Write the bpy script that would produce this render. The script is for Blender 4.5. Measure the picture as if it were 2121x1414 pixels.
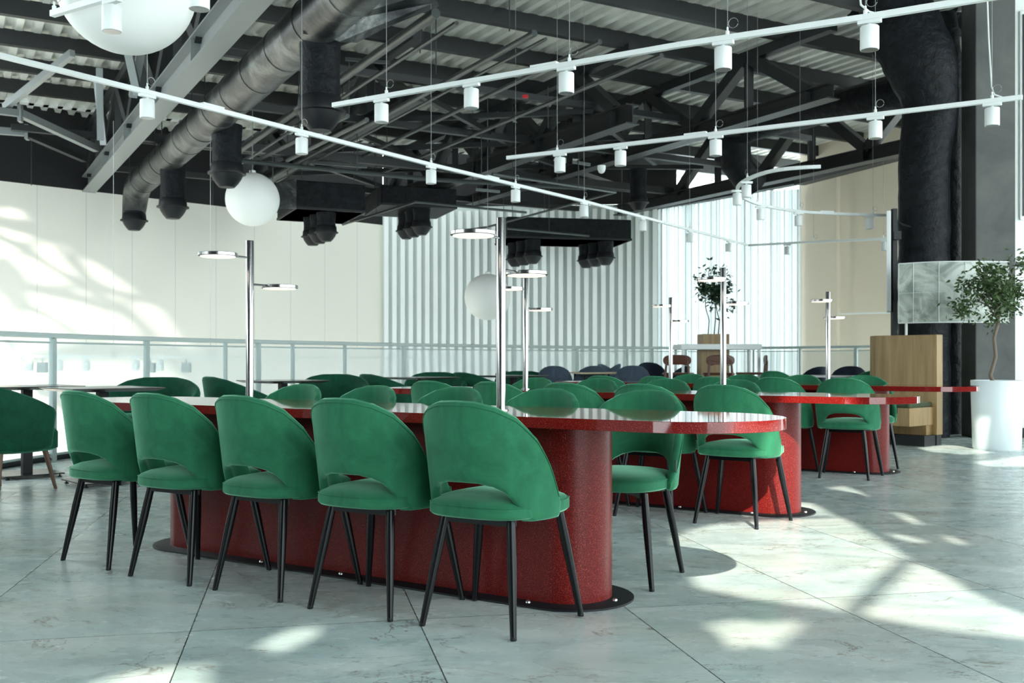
import bpy, bmesh, math, random
from math import sin, cos, pi, sqrt, radians
from mathutils import Vector, Matrix
from mathutils.geometry import tessellate_polygon
for o in list(bpy.data.objects): bpy.data.objects.remove(o)
S = bpy.context.scene; COL = S.collection
random.seed(7)
F, HY, HC = 2100.0, 746.0, 0.96          # focal length in pixels, horizon row, eye height

# ------------------------------------------------------------ camera
cam = bpy.data.cameras.new('camera'); co = bpy.data.objects.new('camera', cam); COL.objects.link(co)
co.location = (0, 0, HC); co.rotation_euler = (pi/2, 0, 0)
cam.sensor_width = 36; cam.lens = 36*F/2121; cam.shift_y = (HY-707)/2121
cam.dof.use_dof = True; cam.dof.focus_distance = 4.3; cam.dof.aperture_fstop = 6.3
cam.clip_start = .05; cam.clip_end = 200
S.camera = co

# ------------------------------------------------------------ daylight and added lamps
world = bpy.data.worlds.new('daylight'); S.world = world; world.use_nodes = True
bg = world.node_tree.nodes['Background']; bg.inputs[0].default_value = (.86, .98, 1.0, 1); bg.inputs[1].default_value = 4.8
sun = bpy.data.lights.new('sun', 'SUN'); sun.energy = 7; sun.angle = radians(.5); sun.color = (1, .93, .80)
so = bpy.data.objects.new('sun', sun); COL.objects.link(so)
SUN = Vector((.055, 1.425, -1.0))          # direction the sunlight travels
so.rotation_euler = SUN.to_track_quat('-Z', 'Y').to_euler(); so.location = (0, -10, 10)
added_spot = bpy.data.lights.new('added_wall_spot', 'SPOT'); added_spot.energy = 26000; added_spot.spot_size = radians(30); added_spot.shadow_soft_size = .022  # added spot lamp out of view at the left, throws the cream wall's light patches
added_spot.color = (1, .97, .90); go_ = bpy.data.objects.new('added_wall_spot', added_spot); COL.objects.link(go_)
go_.location = (-17.0, 3.0, 6.5)
go_.rotation_euler = (Vector((-8.6, 19.2, 1.9))-Vector(go_.location)).to_track_quat('-Z', 'Y').to_euler()

slat_lamp = bpy.data.lights.new('slat_fill', 'AREA'); slat_lamp.shape = 'RECTANGLE'; slat_lamp.size = 12; slat_lamp.size_y = 1.6; slat_lamp.energy = 4300; slat_lamp.color = (.92, .99, 1)
sk = bpy.data.objects.new('slat_fill', slat_lamp); COL.objects.link(sk); sk.location = (1.2, 20.3, 6.6)     # added fill lamp above the roof opening, brightens the slatted wall
sk.rotation_euler = (Vector((.4, 23.6, 1.2))-Vector(sk.location)).to_track_quat('-Z', 'Y').to_euler()
S.view_settings.view_transform = 'Standard'; S.view_settings.look = 'None'
S.view_settings.exposure = 0.62; S.view_settings.gamma = 1; S.view_settings.use_curve_mapping = False

# ------------------------------------------------------------ coordinates
def at(px, py, Y): return Vector(((px-1060.5)/F*Y, Y, HC+(HY-py)/F*Y))
def onz(px, py, z):
    Y = (z-HC)*F/(HY-py); return Vector(((px-1060.5)/F*Y, Y, z))
U = Vector((-.8407, .5415, 0)); N = Vector((.5415, .8407, 0))   # long and cross axis of the red tables
def T(u, n, z=0): return U*u+N*n+Vector((0, 0, z))
E1 = Vector((-.4915, .871, 0)); E2 = Vector((.871, .4915, 0))   # roof axes
def R_(a, c, z=0): return E1*a+E2*c+Vector((0, 0, z))

# ------------------------------------------------------------ materials
def mat(name, col, rough=.5, metal=0, spec=.5, coat=0, sheen=0, sheen_tint=None, emis=None, es=0):
    m = bpy.data.materials.new(name); m.use_nodes = True; b = m.node_tree.nodes['Principled BSDF']
    b.inputs['Base Color'].default_value = (*col, 1); b.inputs['Roughness'].default_value = rough
    b.inputs['Metallic'].default_value = metal; b.inputs['Specular IOR Level'].default_value = spec
    b.inputs['Coat Weight'].default_value = coat; b.inputs['Coat Roughness'].default_value = .03
    if sheen:
        b.inputs['Sheen Weight'].default_value = sheen; b.inputs['Sheen Roughness'].default_value = .35
        b.inputs['Sheen Tint'].default_value = (*(sheen_tint or (1, 1, 1)), 1)
    if emis: b.inputs['Emission Color'].default_value = (*emis, 1); b.inputs['Emission Strength'].default_value = es
    return m
class NT:
    def __init__(s, m): s.t = m.node_tree; s.b = s.t.nodes.get('Principled BSDF')
    def n(s, k, **kw):
        nd = s.t.nodes.new(k)
        for a, v in kw.items(): setattr(nd, a, v)
        return nd
    def l(s, a, b): s.t.links.new(a, b)
    def math(s, op, a, b=None, c=None):
        nd = s.n('ShaderNodeMath', operation=op)
        for i, v in enumerate((a, b, c)):
            if v is None: continue
            if isinstance(v, (int, float)): nd.inputs[i].default_value = v
            else: s.l(v, nd.inputs[i])
        return nd.outputs[0]
    def coords(s, kind='Object', scale=(1, 1, 1), rot=(0, 0, 0)):
        tc = s.n('ShaderNodeTexCoord'); mp = s.n('ShaderNodeMapping'); s.l(tc.outputs[kind], mp.inputs[0])
        mp.inputs['Scale'].default_value = scale; mp.inputs['Rotation'].default_value = rot
        return mp.outputs[0]
    def noise(s, vec, scale, detail=4, rough=.5, dist=0):
        nd = s.n('ShaderNodeTexNoise'); s.l(vec, nd.inputs['Vector']); nd.inputs['Scale'].default_value = scale
        nd.inputs['Detail'].default_value = detail; nd.inputs['Roughness'].default_value = rough; nd.inputs['Distortion'].default_value = dist
        return nd.outputs['Fac']
    def ramp(s, f, stops, interp='LINEAR'):
        r = s.n('ShaderNodeValToRGB'); s.l(f, r.inputs[0]); e = r.color_ramp; e.interpolation = interp
        while len(e.elements) < len(stops): e.elements.new(.5)
        for el, (p, c) in zip(e.elements, stops): el.position = p; el.color = (*c, 1) if len(c) == 3 else c
        return r.outputs[0]
    def mix(s, f, a, b, mode='MIX'):
        m = s.n('ShaderNodeMix', data_type='RGBA', blend_type=mode)
        if isinstance(f, (int, float)): m.inputs[0].default_value = f
        else: s.l(f, m.inputs[0])
        for i, v in ((6, a), (7, b)):
            if isinstance(v, tuple): m.inputs[i].default_value = (*v, 1)
            else: s.l(v, m.inputs[i])
        return m.outputs[2]
    def base(s, c): s.l(c, s.b.inputs['Base Color'])
    def bump(s, h, st=.3, d=.01):
        b = s.n('ShaderNodeBump'); b.inputs['Strength'].default_value = st; b.inputs['Distance'].default_value = d
        s.l(h, b.inputs['Height']); s.l(b.outputs[0], s.b.inputs['Normal'])

def velvet(name, dark, light, tint, sh=.55):
    m = mat(name, light, .75, spec=.15, sheen=sh, sheen_tint=tint); t = NT(m); v = t.coords('Object')
    a = t.noise(v, 6, 7, .68, .9); t.base(t.ramp(a, [(.27, dark), (.66, light)]))
    t.bump(t.noise(v, 500, 2), .15, .001); return m
M = {}
M['velvet'] = velvet('green_velvet', (.014, .098, .047), (.026, .170, .082), (.45, 1, .70), .75)
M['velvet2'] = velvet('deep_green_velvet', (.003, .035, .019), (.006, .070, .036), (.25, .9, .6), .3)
M['blue'] = velvet('slate_blue_fabric', (.035, .05, .075), (.07, .095, .13), (.6, .8, 1), .35)
M['navy'] = velvet('dark_navy_fabric', (.012, .018, .03), (.022, .032, .05), (.6, .8, 1), .2)
M['olive'] = velvet('olive_cushion_fabric', (.04, .055, .03), (.06, .08, .045), (.8, 1, .6), .2)
M['black'] = mat('black_metal', (.005, .006, .007), .24, 0, spec=.22)
M['blackm'] = mat('matt_black_metal', (.008, .009, .011), .5, spec=.3)
M['darktop'] = mat('dark_laminate', (.025, .018, .016), .25, coat=.3)
M['chrome'] = mat('brushed_chrome', (.42, .42, .42), .2, 1)
M['bolt'] = mat('bolt_steel', (.7, .7, .7), .3, 1)
M['white'] = mat('white_powder_coat', (.78, .82, .81), .4)
M['lens'] = mat('spot_lens', (.35, .35, .36), .2, .6)
M['glow'] = mat('warm_led_diffuser', (1, .95, .9), .4, emis=(1, .84, .66), es=.75)
M['walnut'] = mat('walnut_leg_wood', (.11, .06, .035), .45)
M['chestnut'] = mat('chestnut_wood', (.085, .028, .014), .4)
M['globe'] = mat('white_globe', (.82, .83, .80), .55)
M['planter'] = mat('white_planter', (.72, .80, .82), .35)
M['wire'] = mat('thin_wire', (.35, .36, .36), .4, .6)
M['steel'] = mat('dark_painted_steel', (.012, .0145, .0155), .45)
M['lit_steel'] = mat('daylit_painted_steel', (.26, .28, .28), .36, .3)  # lit copy of the dark steel: daylight from the left put into the colour
M['pipe'] = mat('galvanised_pipe', (.060, .070, .070), .35, .5)
M['blk'] = mat('black_insulation', (.005, .006, .008), .5, spec=.16)
M['wblk'] = mat('black_paint', (.006, .006, .007), .8)
M['wall_w'] = mat('white_wall_paint', (.80, .82, .80), .7)
M['wall_b'] = mat('warm_beige_wall', (.77, .675, .55), .8)
M['slat'] = mat('white_slat_paint', (.86, .88, .88), .5)
M['slatback'] = mat('grey_green_panel', (.60, .66, .635), .8)
M['rail'] = mat('pale_green_rail_paint', (.52, .60, .58), .4)
M['post'] = mat('rail_post_paint', (.40, .48, .47), .4)
M['leaf'] = mat('leaf', (.045, .085, .022), .5); M['leaf2'] = mat('dark_leaf', (.014, .042, .014), .5)
M['bark'] = mat('bark', (.16, .13, .095), .8)
M['soil'] = mat('soil', (.03, .02, .012), .9)
M['dot'] = mat('alarm_red', (.5, .01, .02), .4)
M['brace'] = mat('speaker_grey', (.33, .38, .38), .6)
# red terrazzo
def terrazzo(name, coat, rough, sp):
    m = mat(name, (.22, .012, .012), rough, spec=sp); t = NT(m); v = t.coords('Object')
    n1 = t.noise(v, 300, 2, .6); n2 = t.noise(v, 420, 2, .5); n3 = t.noise(v, 3, 3)
    c = t.mix(n3, (.062, .0022, .003), (.115, .0045, .0055)) if sp < .25 else t.mix(n3, (.11, .003, .004), (.17, .006, .007))  # table base mix is darker: shade between the chairs put into the colour
    c = t.mix(t.ramp(n1, [(.55, (0, 0, 0)), (.66, (.9, .9, .9))]), c, (.27, .018, .014))
    c = t.mix(t.ramp(n2, [(.62, (0, 0, 0)), (.68, (.9, .9, .9))]), c, (.55, .13, .07)); t.base(c); return m
M['redtop'] = terrazzo('polished_red_terrazzo', 0, .045, .5); M['redcol'] = terrazzo('shaded_red_terrazzo', 0, .32, .2)
# duct
m = mat('painted_duct_metal', (.2, .2, .2), .38, .45); t = NT(m); v = t.coords('Object')
a = t.noise(v, 1.6, 5, .65, .8); t.base(t.ramp(a, [(.40, (.010, .012, .014)), (.52, (.045, .05, .05)), (.66, (.16, .17, .16))]))
t.bump(t.noise(v, 5, 5, .6), .5, .02); M['duct'] = m
for k, sc, st in (('blk', 9, 1.0),):
    t = NT(M[k]); v = t.coords('Object'); nn = t.noise(v, sc, 5, .65, .4); t.bump(nn, st, .03)
    t.base(t.ramp(nn, [(.35, (.003, .004, .005)), (.7, (.009, .012, .016))]))
# deck
m = mat('galvanised_roof_deck', (.36, .37, .34), .5, .2); t = NT(m); v = t.coords('Object')
t.base(t.ramp(t.noise(v, 1.3, 4), [(.3, (.50, .51, .47)), (.7, (.82, .83, .77))])); M['deck'] = m
# woods
def wood(name, a, b, sc=(9, 9, .7), c=None):
    m = mat(name, a, .5); t = NT(m); v = t.coords('Object', sc)
    n1 = t.noise(v, 1.5, 6, .6, .9); n2 = t.noise(v, 8, 3, .6, .2)
    k = t.mix(t.ramp(n1, [(.35, (0, 0, 0)), (.68, (1, 1, 1))]), a, b); t.base(t.mix(t.math('MULTIPLY', n2, .5), k, c or a)); return m
M['oak'] = wood('oak_veneer', (.36, .245, .110), (.20, .125, .050), c=(.27, .17, .075))
# concrete
m = mat('grey_concrete', (.2, .2, .19), .8); t = NT(m); v = t.coords('Object')
t.base(t.ramp(t.noise(v, 1.2, 6, .6, .5), [(.3, (.070, .076, .074)), (.7, (.145, .150, .143))])); M['conc'] = m
# left wall with faint vertical joints
m = mat('cream_panel_wall', (.74, .72, .64), .75); t = NT(m); v = t.coords('Object')
sx = t.n('ShaderNodeSeparateXYZ'); t.l(v, sx.inputs[0])
fr = t.math('FRACT', t.math('MULTIPLY', sx.outputs[0], 1/.9)); ln = t.math('LESS_THAN', t.math('ABSOLUTE', t.math('SUBTRACT', fr, .5)), .006)
t.base(t.mix(ln, t.mix(t.noise(v, .4, 2), (.76, .725, .65), (.82, .785, .71)), (.55, .53, .48))); M['wall_c'] = m
# perforated sign
m = mat('perforated_white_metal', (.5, .56, .5), .5); t = NT(m); v = t.coords('Object')
vo = t.n('ShaderNodeTexVoronoi', feature='DISTANCE_TO_EDGE'); t.l(v, vo.inputs['Vector']); vo.inputs['Scale'].default_value = 3.2
n1 = t.noise(v, 3, 4, .6, 1.5); t.base(t.ramp(n1, [(.38, (.24, .28, .245)), (.5, (.42, .47, .42)), (.6, (.60, .66, .60))])); M['perf'] = m
# see-through panels
def veil(name, col, op, rough=.5, trans=False):
    m = bpy.data.materials.new(name); m.use_nodes = True; t = m.node_tree; t.nodes.clear()
    o = t.nodes.new('ShaderNodeOutputMaterial'); mx = t.nodes.new('ShaderNodeMixShader'); tr = t.nodes.new('ShaderNodeBsdfTransparent')
    d = t.nodes.new('ShaderNodeBsdfPrincipled'); d.inputs['Base Color'].default_value = (*col, 1); d.inputs['Roughness'].default_value = rough
    mx.inputs[0].default_value = op; t.links.new(tr.outputs[0], mx.inputs[1])
    if trans:
        tl = t.nodes.new('ShaderNodeBsdfTranslucent'); tl.inputs[0].default_value = (*col, 1)
        nz = t.nodes.new('ShaderNodeTexNoise'); tc = t.nodes.new('ShaderNodeTexCoord'); mp = t.nodes.new('ShaderNodeMapping')
        mp.inputs['Scale'].default_value = (3.2, 3.2, .35); t.links.new(tc.outputs['Object'], mp.inputs[0]); t.links.new(mp.outputs[0], nz.inputs['Vector'])
        nz.inputs['Scale'].default_value = 1.2; nz.inputs['Detail'].default_value = 4
        r = t.nodes.new('ShaderNodeValToRGB'); t.links.new(nz.outputs['Fac'], r.inputs[0])
        r.color_ramp.elements[0].position = .35; r.color_ramp.elements[0].color = (.31, .35, .35, 1); r.color_ramp.elements[1].position = .62; r.color_ramp.elements[1].color = (.36, .385, .385, 1)
        t.links.new(r.outputs[0], tl.inputs[0])
        t.links.new(tl.outputs[0], mx.inputs[2])
    else: t.links.new(d.outputs[0], mx.inputs[2])
    t.links.new(mx.outputs[0], o.inputs[0]); return m
M['panel'] = veil('perforated_rail_panel', (.72, .82, .80), .42)
M['curtain'] = veil('backlit_sheer_curtain', (.9, .97, .98), .985, trans=True)
# floor: stone-look tiles in a skewed grid
m = mat('stone_look_tiles', (.5, .56, .54), .26, spec=.55); t = NT(m); v = t.coords('Object')
th = .2084; sx = t.n('ShaderNodeSeparateXYZ'); t.l(v, sx.inputs[0])
X, Y = sx.outputs[0], sx.outputs[1]
A = t.math('ADD', t.math('MULTIPLY', X, cos(th)), t.math('MULTIPLY', Y, sin(th)))
B = t.math('SUBTRACT', t.math('MULTIPLY', Y, cos(th)), t.math('MULTIPLY', X, sin(th)))
A = t.math('DIVIDE', t.math('SUBTRACT', A, -1.181), .8086); B = t.math('DIVIDE', t.math('SUBTRACT', B, 3.751), 1.630)
def edge(q, w):
    d = t.math('ABSOLUTE', t.math('SUBTRACT', t.math('FRACT', t.math('ADD', q, .5)), .5)); return t.math('LESS_THAN', d, w)
gA = edge(A, .0022/.8086); gB = edge(B, .0019/1.63)
cid = t.n('ShaderNodeCombineXYZ'); t.l(t.math('FLOOR', A), cid.inputs[0]); t.l(t.math('FLOOR', B), cid.inputs[1])
wn = t.n('ShaderNodeTexWhiteNoise', noise_dimensions='3D'); t.l(cid.outputs[0], wn.inputs['Vector'])
off = t.n('ShaderNodeVectorMath', operation='SCALE'); t.l(wn.outputs['Color'], off.inputs[0]); off.inputs['Scale'].default_value = 30
ad = t.n('ShaderNodeVectorMath', operation='ADD'); t.l(v, ad.inputs[0]); t.l(off.outputs[0], ad.inputs[1])
mp = t.n('ShaderNodeMapping'); t.l(ad.outputs[0], mp.inputs[0]); mp.inputs['Scale'].default_value = (1, 1.9, 1); mp.inputs['Rotation'].default_value = (0, 0, .35)
w = mp.outputs[0]
c0 = t.ramp(t.noise(w, 2.0, 6, .55, .6), [(.28, (.31, .41, .41)), (.5, (.43, .53, .52)), (.72, (.57, .64, .615))])
c0 = t.mix(t.ramp(t.noise(w, .9, 3, .5, .4), [(.42, (0, 0, 0)), (.7, (.35, .35, .35))]), c0, (.50, .465, .395))
def vein(sc, wd, dist):
    nn = t.noise(w, sc, 5, .62, dist); d = t.math('ABSOLUTE', t.math('SUBTRACT', nn, .5)); return t.ramp(d, [(0, (1, 1, 1)), (wd, (0, 0, 0))])
vm = t.noise(w, 2.6, 2)
v1 = t.math('MULTIPLY', vein(1.5, .011, 1.3), t.ramp(vm, [(.44, (0, 0, 0)), (.56, (.9, .9, .9))]))
v2 = t.math('MULTIPLY', vein(3.2, .02, .9), .28)
c1 = t.mix(v1, c0, (.17, .15, .12)); c1 = t.mix(v2, c1, (.22, .22, .20))
c1 = t.mix(t.math('MAXIMUM', gA, gB), c1, (.05, .06, .055)); t.base(c1)
rr = t.ramp(t.noise(w, 5, 4), [(.3, (.20,)*3), (.7, (.34,)*3)]); t.l(rr, t.b.inputs['Roughness'])
t.bump(t.noise(w, 6, 2), .015, .004); M['floor'] = m

# ------------------------------------------------------------ mesh builder
class MB:
    def __init__(s): s.v = []; s.f = []
    def add(s, vs, fs):
        k = len(s.v); s.v += [tuple(p) for p in vs]; s.f += [tuple(i+k for i in f) for f in fs]; return s
    def box(s, c, d, ax=None, ay=None, az=None):
        c = Vector(c); ax = Vector(ax or (1, 0, 0)).normalized(); az = Vector(az or (0, 0, 1)).normalized(); ay = Vector(ay).normalized() if ay else az.cross(ax).normalized()
        P = [c+ax*d[0]/2*i+ay*d[1]/2*j+az*d[2]/2*k for i in (-1, 1) for j in (-1, 1) for k in (-1, 1)]
        return s.add(P, [(0, 1, 3, 2), (4, 6, 7, 5), (0, 4, 5, 1), (2, 3, 7, 6), (0, 2, 6, 4), (1, 5, 7, 3)])
    def bar(s, p, q, w, h, up=(0, 0, 1)):
        p, q = Vector(p), Vector(q); d = (q-p).normalized(); up = Vector(up)
        if abs(d.dot(up)) > .95: up = Vector((1, 0, 0)) if abs(up.z) > .5 else Vector((0, 0, 1))
        sd = d.cross(up).normalized(); u2 = sd.cross(d).normalized()
        return s.box((p+q)/2, ((q-p).length, w, h), d, sd, u2)
    def tube(s, pts, r, n=10, cap=True):
        pts = [Vector(p) for p in pts]; rs = r if isinstance(r, (list, tuple)) else [r]*len(pts); k = len(s.v); ref = None
        for i, p in enumerate(pts):
            d = (pts[min(i+1, len(pts)-1)]-pts[max(i-1, 0)]).normalized()
            if ref is None: ref = Vector((0, 0, 1)) if abs(d.z) < .9 else Vector((1, 0, 0))
            a = (ref-d*ref.dot(d)).normalized(); b = d.cross(a); ref = a
            for j in range(n): t_ = 2*pi*j/n; s.v.append(tuple(p+(a*cos(t_)+b*sin(t_))*rs[i]))
        for i in range(len(pts)-1):
            for j in range(n): s.f.append((k+i*n+j, k+i*n+(j+1) % n, k+(i+1)*n+(j+1) % n, k+(i+1)*n+j))
        if cap: s.f.append(tuple(k+j for j in range(n))[::-1]); s.f.append(tuple(k+(len(pts)-1)*n+j for j in range(n)))
        return s
    def lathe(s, prof, n=24, c=(0, 0, 0), ax=None):
        c = Vector(c); az = Vector(ax or (0, 0, 1)).normalized(); a = az.orthogonal().normalized(); b = az.cross(a); k = len(s.v)
        for r, z in prof:
            for j in range(n): t_ = 2*pi*j/n; s.v.append(tuple(c+az*z+(a*cos(t_)+b*sin(t_))*max(r, 1e-5)))
        for i in range(len(prof)-1):
            for j in range(n): s.f.append((k+i*n+j, k+i*n+(j+1) % n, k+(i+1)*n+(j+1) % n, k+(i+1)*n+j))
        s.f.append(tuple(k+j for j in range(n))[::-1]); s.f.append(tuple(k+(len(prof)-1)*n+j for j in range(n))); return s
    def loops(s, L, cap=True):
        n = len(L[0]); k = len(s.v)
        for l in L: s.v += [tuple(p) for p in l]
        for i in range(len(L)-1):
            for j in range(n): s.f.append((k+i*n+j, k+i*n+(j+1) % n, k+(i+1)*n+(j+1) % n, k+(i+1)*n+j))
        if cap: s.f.append(tuple(range(k, k+n))[::-1]); s.f.append(tuple(range(k+(len(L)-1)*n, k+len(L)*n)))
        return s
    def prism(s, poly, z0, z1): return s.loops([[(p[0], p[1], z0) for p in poly], [(p[0], p[1], z1) for p in poly]])
    def build(s, name, m, parent=None, smooth=False, bev=0, loc=None, sub=0, seg=2):
        me = bpy.data.meshes.new(name); me.from_pydata(s.v, [], s.f); me.validate()
        bm = bmesh.new(); bm.from_mesh(me); bmesh.ops.recalc_face_normals(bm, faces=bm.faces)
        if loc is not None: bmesh.ops.translate(bm, verts=bm.verts, vec=-Vector(loc))
        bm.to_mesh(me); bm.free(); me.materials.append(M[m] if isinstance(m, str) else m)
        o = bpy.data.objects.new(name, me); COL.objects.link(o)
        if smooth:
            me.polygons.foreach_set('use_smooth', [True]*len(me.polygons)); me.set_sharp_from_angle(angle=radians(42))
        if bev:
            b = o.modifiers.new('bevel', 'BEVEL'); b.width = bev; b.segments = seg; b.limit_method = 'ANGLE'; b.angle_limit = radians(40); b.harden_normals = False
        if sub: q = o.modifiers.new('sub', 'SUBSURF'); q.levels = q.render_levels = sub
        if loc is not None: o.location = loc
        if parent: o.parent = parent
        return o
def tag(o, label=None, cat=None, group=None, kind=None):
    if label: o['label'] = label
    if cat: o['category'] = cat
    if group: o['group'] = group
    if kind: o['kind'] = kind
    return o
def thing(name, label, cat, loc=(0, 0, 0), rz=0, group=None):
    o = bpy.data.objects.new(name, None); o.empty_display_size = .1; COL.objects.link(o); o.location = loc; o.rotation_euler = (0, 0, rz)
    return tag(o, label, cat, group)
def part(mb, name, m, root, smooth=False, bev=0, **k):      # mesh given in world coordinates, parented to a thing
    o = mb.build(name, m, None, smooth, bev, **k); o.parent = root
    top = root
    while top.parent: top = top.parent
    o.data.transform(Matrix.Rotation(-top.rotation_euler.z, 4, 'Z') @ Matrix.Translation(-Vector(top.location))); return o
KIDS = {}
def copy_tree(o, loc=None, rz=None, label=None, group=None, mats=None, scale=None):
    def cp(a, par):
        c = a.copy(); COL.objects.link(c); c.parent = par
        for ch in [x for x in bpy.data.objects if x.parent is a]: cp(ch, c)
        return c
    c = cp(o, None)
    if loc is not None: c.location = loc
    if rz is not None: c.rotation_euler = (0, 0, rz)
    if label: c['label'] = label
    if group: c['group'] = group
    if scale: c.scale = scale
    return c
def struct(mb, name, m, **k): return tag(mb.build(name, m, **k), kind='structure')

# ============================================================ the setting
RAIL = [(-5.3, -9), (-5.2, 0), (-4.9, 4.5), (-4.62, 7.6), (-4.52, 8.95), (-4.36, 9.9), (-4.01, 11.14), (-3.46, 12.45), (-2.4, 14.25), (-1.55, 15.5), (0, 17.1), (1.3, 18.5), (2.98, 19.4), (4.3, 19.5), (5.3, 18.8), (6.15, 17.4), (6.9, 16.5)]
FL = [(-5.35, -9)]+[(x-.06, y+.06) for x, y in RAIL[1:-1]]+[(7.0, 16.6), (14, 14), (14, -9)]
struct(MB().prism(FL, -.35, 0), 'floor', 'floor')
# outer ground of the atrium, one storey down
struct(MB().box((-2, 16, -4.3), (40, 30, .2)), 'floor_lower', M['wall_w'])
W0, W1, W2, W3, W4 = Vector((-9.25, 18.3, 0)), Vector((-3.1, 24.3, 0)), Vector((3.42, 23.6, 0)), Vector((6.4, 22.5, 0)), Vector((8.6, 17.2, 0))
d01 = (W1-W0).normalized()
def wallseg(name, p, q, z0, z1, m, th=.15, off=0):
    d = (q-p).normalized(); nn = Vector((-d.y, d.x, 0)); L = (q-p).length
    mb = MB().box((L/2, th/2+off, (z0+z1)/2), (L, th, z1-z0)); o = struct(mb, name, m)
    o.location = p; o.rotation_euler = (0, 0, math.atan2(d.y, d.x)); return o
Wm = W0-d01*7
wallseg('wall_left', Wm, W1, -4.2, 4.2, 'wall_c')
wallseg('wall_left_upper', Wm+d01*4, W1, 4.2, 7.6, 'wblk', .16)
# slatted back wall
wallseg('wall_back', W1, W2, -4.2, 4.6, 'slatback')
wallseg('wall_back_upper', W1, W2+Vector((.4, -.1, 0)), 4.62, 7.6, 'wblk', .1, .06)
d12 = (W2-W1).normalized(); n12 = Vector((-d12.y, d12.x, 0)); L12 = (W2-W1).length
mb = MB(); k = .06
while k < L12-.05:
    mb.box(W1+d12*(k+.05)-n12*.05+Vector((0, 0, .15)), (.105, .09, 8.7), d12, n12); k += .1985
struct(mb, 'trim_1', 'slat')
# bright glazed wall with sheer curtain
d23 = (W3-W2).normalized(); n23 = Vector((-d23.y, d23.x, 0)); L23 = (W3-W2).length
mb = MB(); nn = 150; top = []; bot = []
for i in range(nn+1):
    q = W2+d23*(L23*i/nn)-n23*(.05+.03*sin(i*.9)+.02*sin(i*2.3+1)); bot.append((q.x, q.y, -4)); top.append((q.x, q.y, 4.75+.0*i))
mb.add(bot+top, [(i, i+1, nn+2+i, nn+1+i) for i in range(nn)])
struct(mb, 'window_1', 'curtain')
mb = MB()
for i in range(6):
    q = W2+d23*(L23*i/5)+n23*.15; mb.bar((q.x, q.y, -4), (q.x, q.y, 5.0), .06, .08)
struct(mb, 'window_1_frame', 'post')
# right beige wall, soffit and roof edge
wallseg('wall_right_far', W3, W4, -1, 6.2, 'wall_b')
pp = at(1735, 600, 20.9); struct(MB().tube([(pp.x, pp.y, -.5), (pp.x, pp.y, 5)], .055, 12), 'trim_2', 'wall_b', smooth=True)
q0, q1 = at(1742, 650, 20.6), at(1850, 647, 19.5); struct(MB().bar(q0, q1, .06, .03), 'trim_3', 'slat')
# roof edge beam rising to the right
struct(MB().bar(at(1300, 437, 24.0), at(1668, 368, 22.0), .25, .22).bar(at(1655, 372, 22.0), at(1900, 306, 18.2), .25, .24), 'trim_4', 'steel')
# right wall and concrete column
struct(MB().box((8.3, 12.75, 2.6), (4.3, .25, 6.0)), 'wall_right', 'wall_w')
struct(MB().box((8.3, 12.60, .06), (4.3, .05, .12)), 'baseboard_right', 'blackm')
struct(MB().box((8.3, 12.585, 2.15), (4.2, .05, .05)), 'trim_5', 'steel')
q = at(2048, 500, 12.75)
struct(MB().prism([(q.x-.27, 12.52), (q.x+.19, 12.45), (q.x+.21, 12.9), (q.x-.26, 12.95)], 0, 6), 'wall_column', 'conc', bev=.012)
struct(MB().box((9.7, 14.6, 3), (8, .2, 6)), 'wall_side', 'wall_w')

# unseen dark wall added behind the viewer to block light from there
struct(MB().box((-5.5, -9.15, 2.85), (18, .2, 5.7)), 'wall_near_block', 'wblk')
struct(MB().bar(R_(20.3, -2.5, 8.2), R_(20.3, 22, 8.2), .2, 5.2), 'sun_blocker', 'wall_w')  # unseen slab added above the roof to keep sun off the back walls
struct(MB().box((-14.4, 2.2, -.5), (.2, 22.8, 7.6)), 'wall_left_block', 'conc')  # unseen wall added to cut light and bright reflections from the left
mb = MB()
for i in range(9): mb.box((-14+i*3.3, -9.15, 4.8), (.16, .12, 2.0))
mb.box((-1, -9.15, 4.8), (27, .12, .10)); struct(mb, 'window_3', 'steel')
mb = MB()
for i in range(9): mb.box((13.1, -8.8+i*2.7, 2.85), (.25, .35, 5.7))
for z in (.4, 2.9, 5.5): mb.box((13.1, 2, z), (.12, 22, .8 if z < 1 else .12))
struct(mb, 'window_4', 'steel')
# roof deck: ribs run away from the camera, purlins across
def deck(a0, a1, c0, c1, z):
    mb = MB(); prof = []; c = c0
    while c < c1: prof += [(c, 0), (c+.09, 0), (c+.12, .075), (c+.21, .075)]; c += .24
    n = len(prof); vs = [R_(a0, p, z+h) for p, h in prof]+[R_(a1, p, z+h) for p, h in prof]
    return mb.add(vs, [(i, i+1, n+i+1, n+i) for i in range(n-1)])
struct(deck(8.5, 27, -2.2, 5.5, 5.6), 'ceiling', 'deck')
struct(deck(8.5, 20.4, 5.56, 22, 5.6), 'ceiling_right', 'deck')
a = 9.0
while a < 19.8: struct(MB().bar(R_(a, -2.2, 5.50), R_(a, 21, 5.49), .11, .22), 'roof_purlin', 'steel'); a += 1.38
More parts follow.
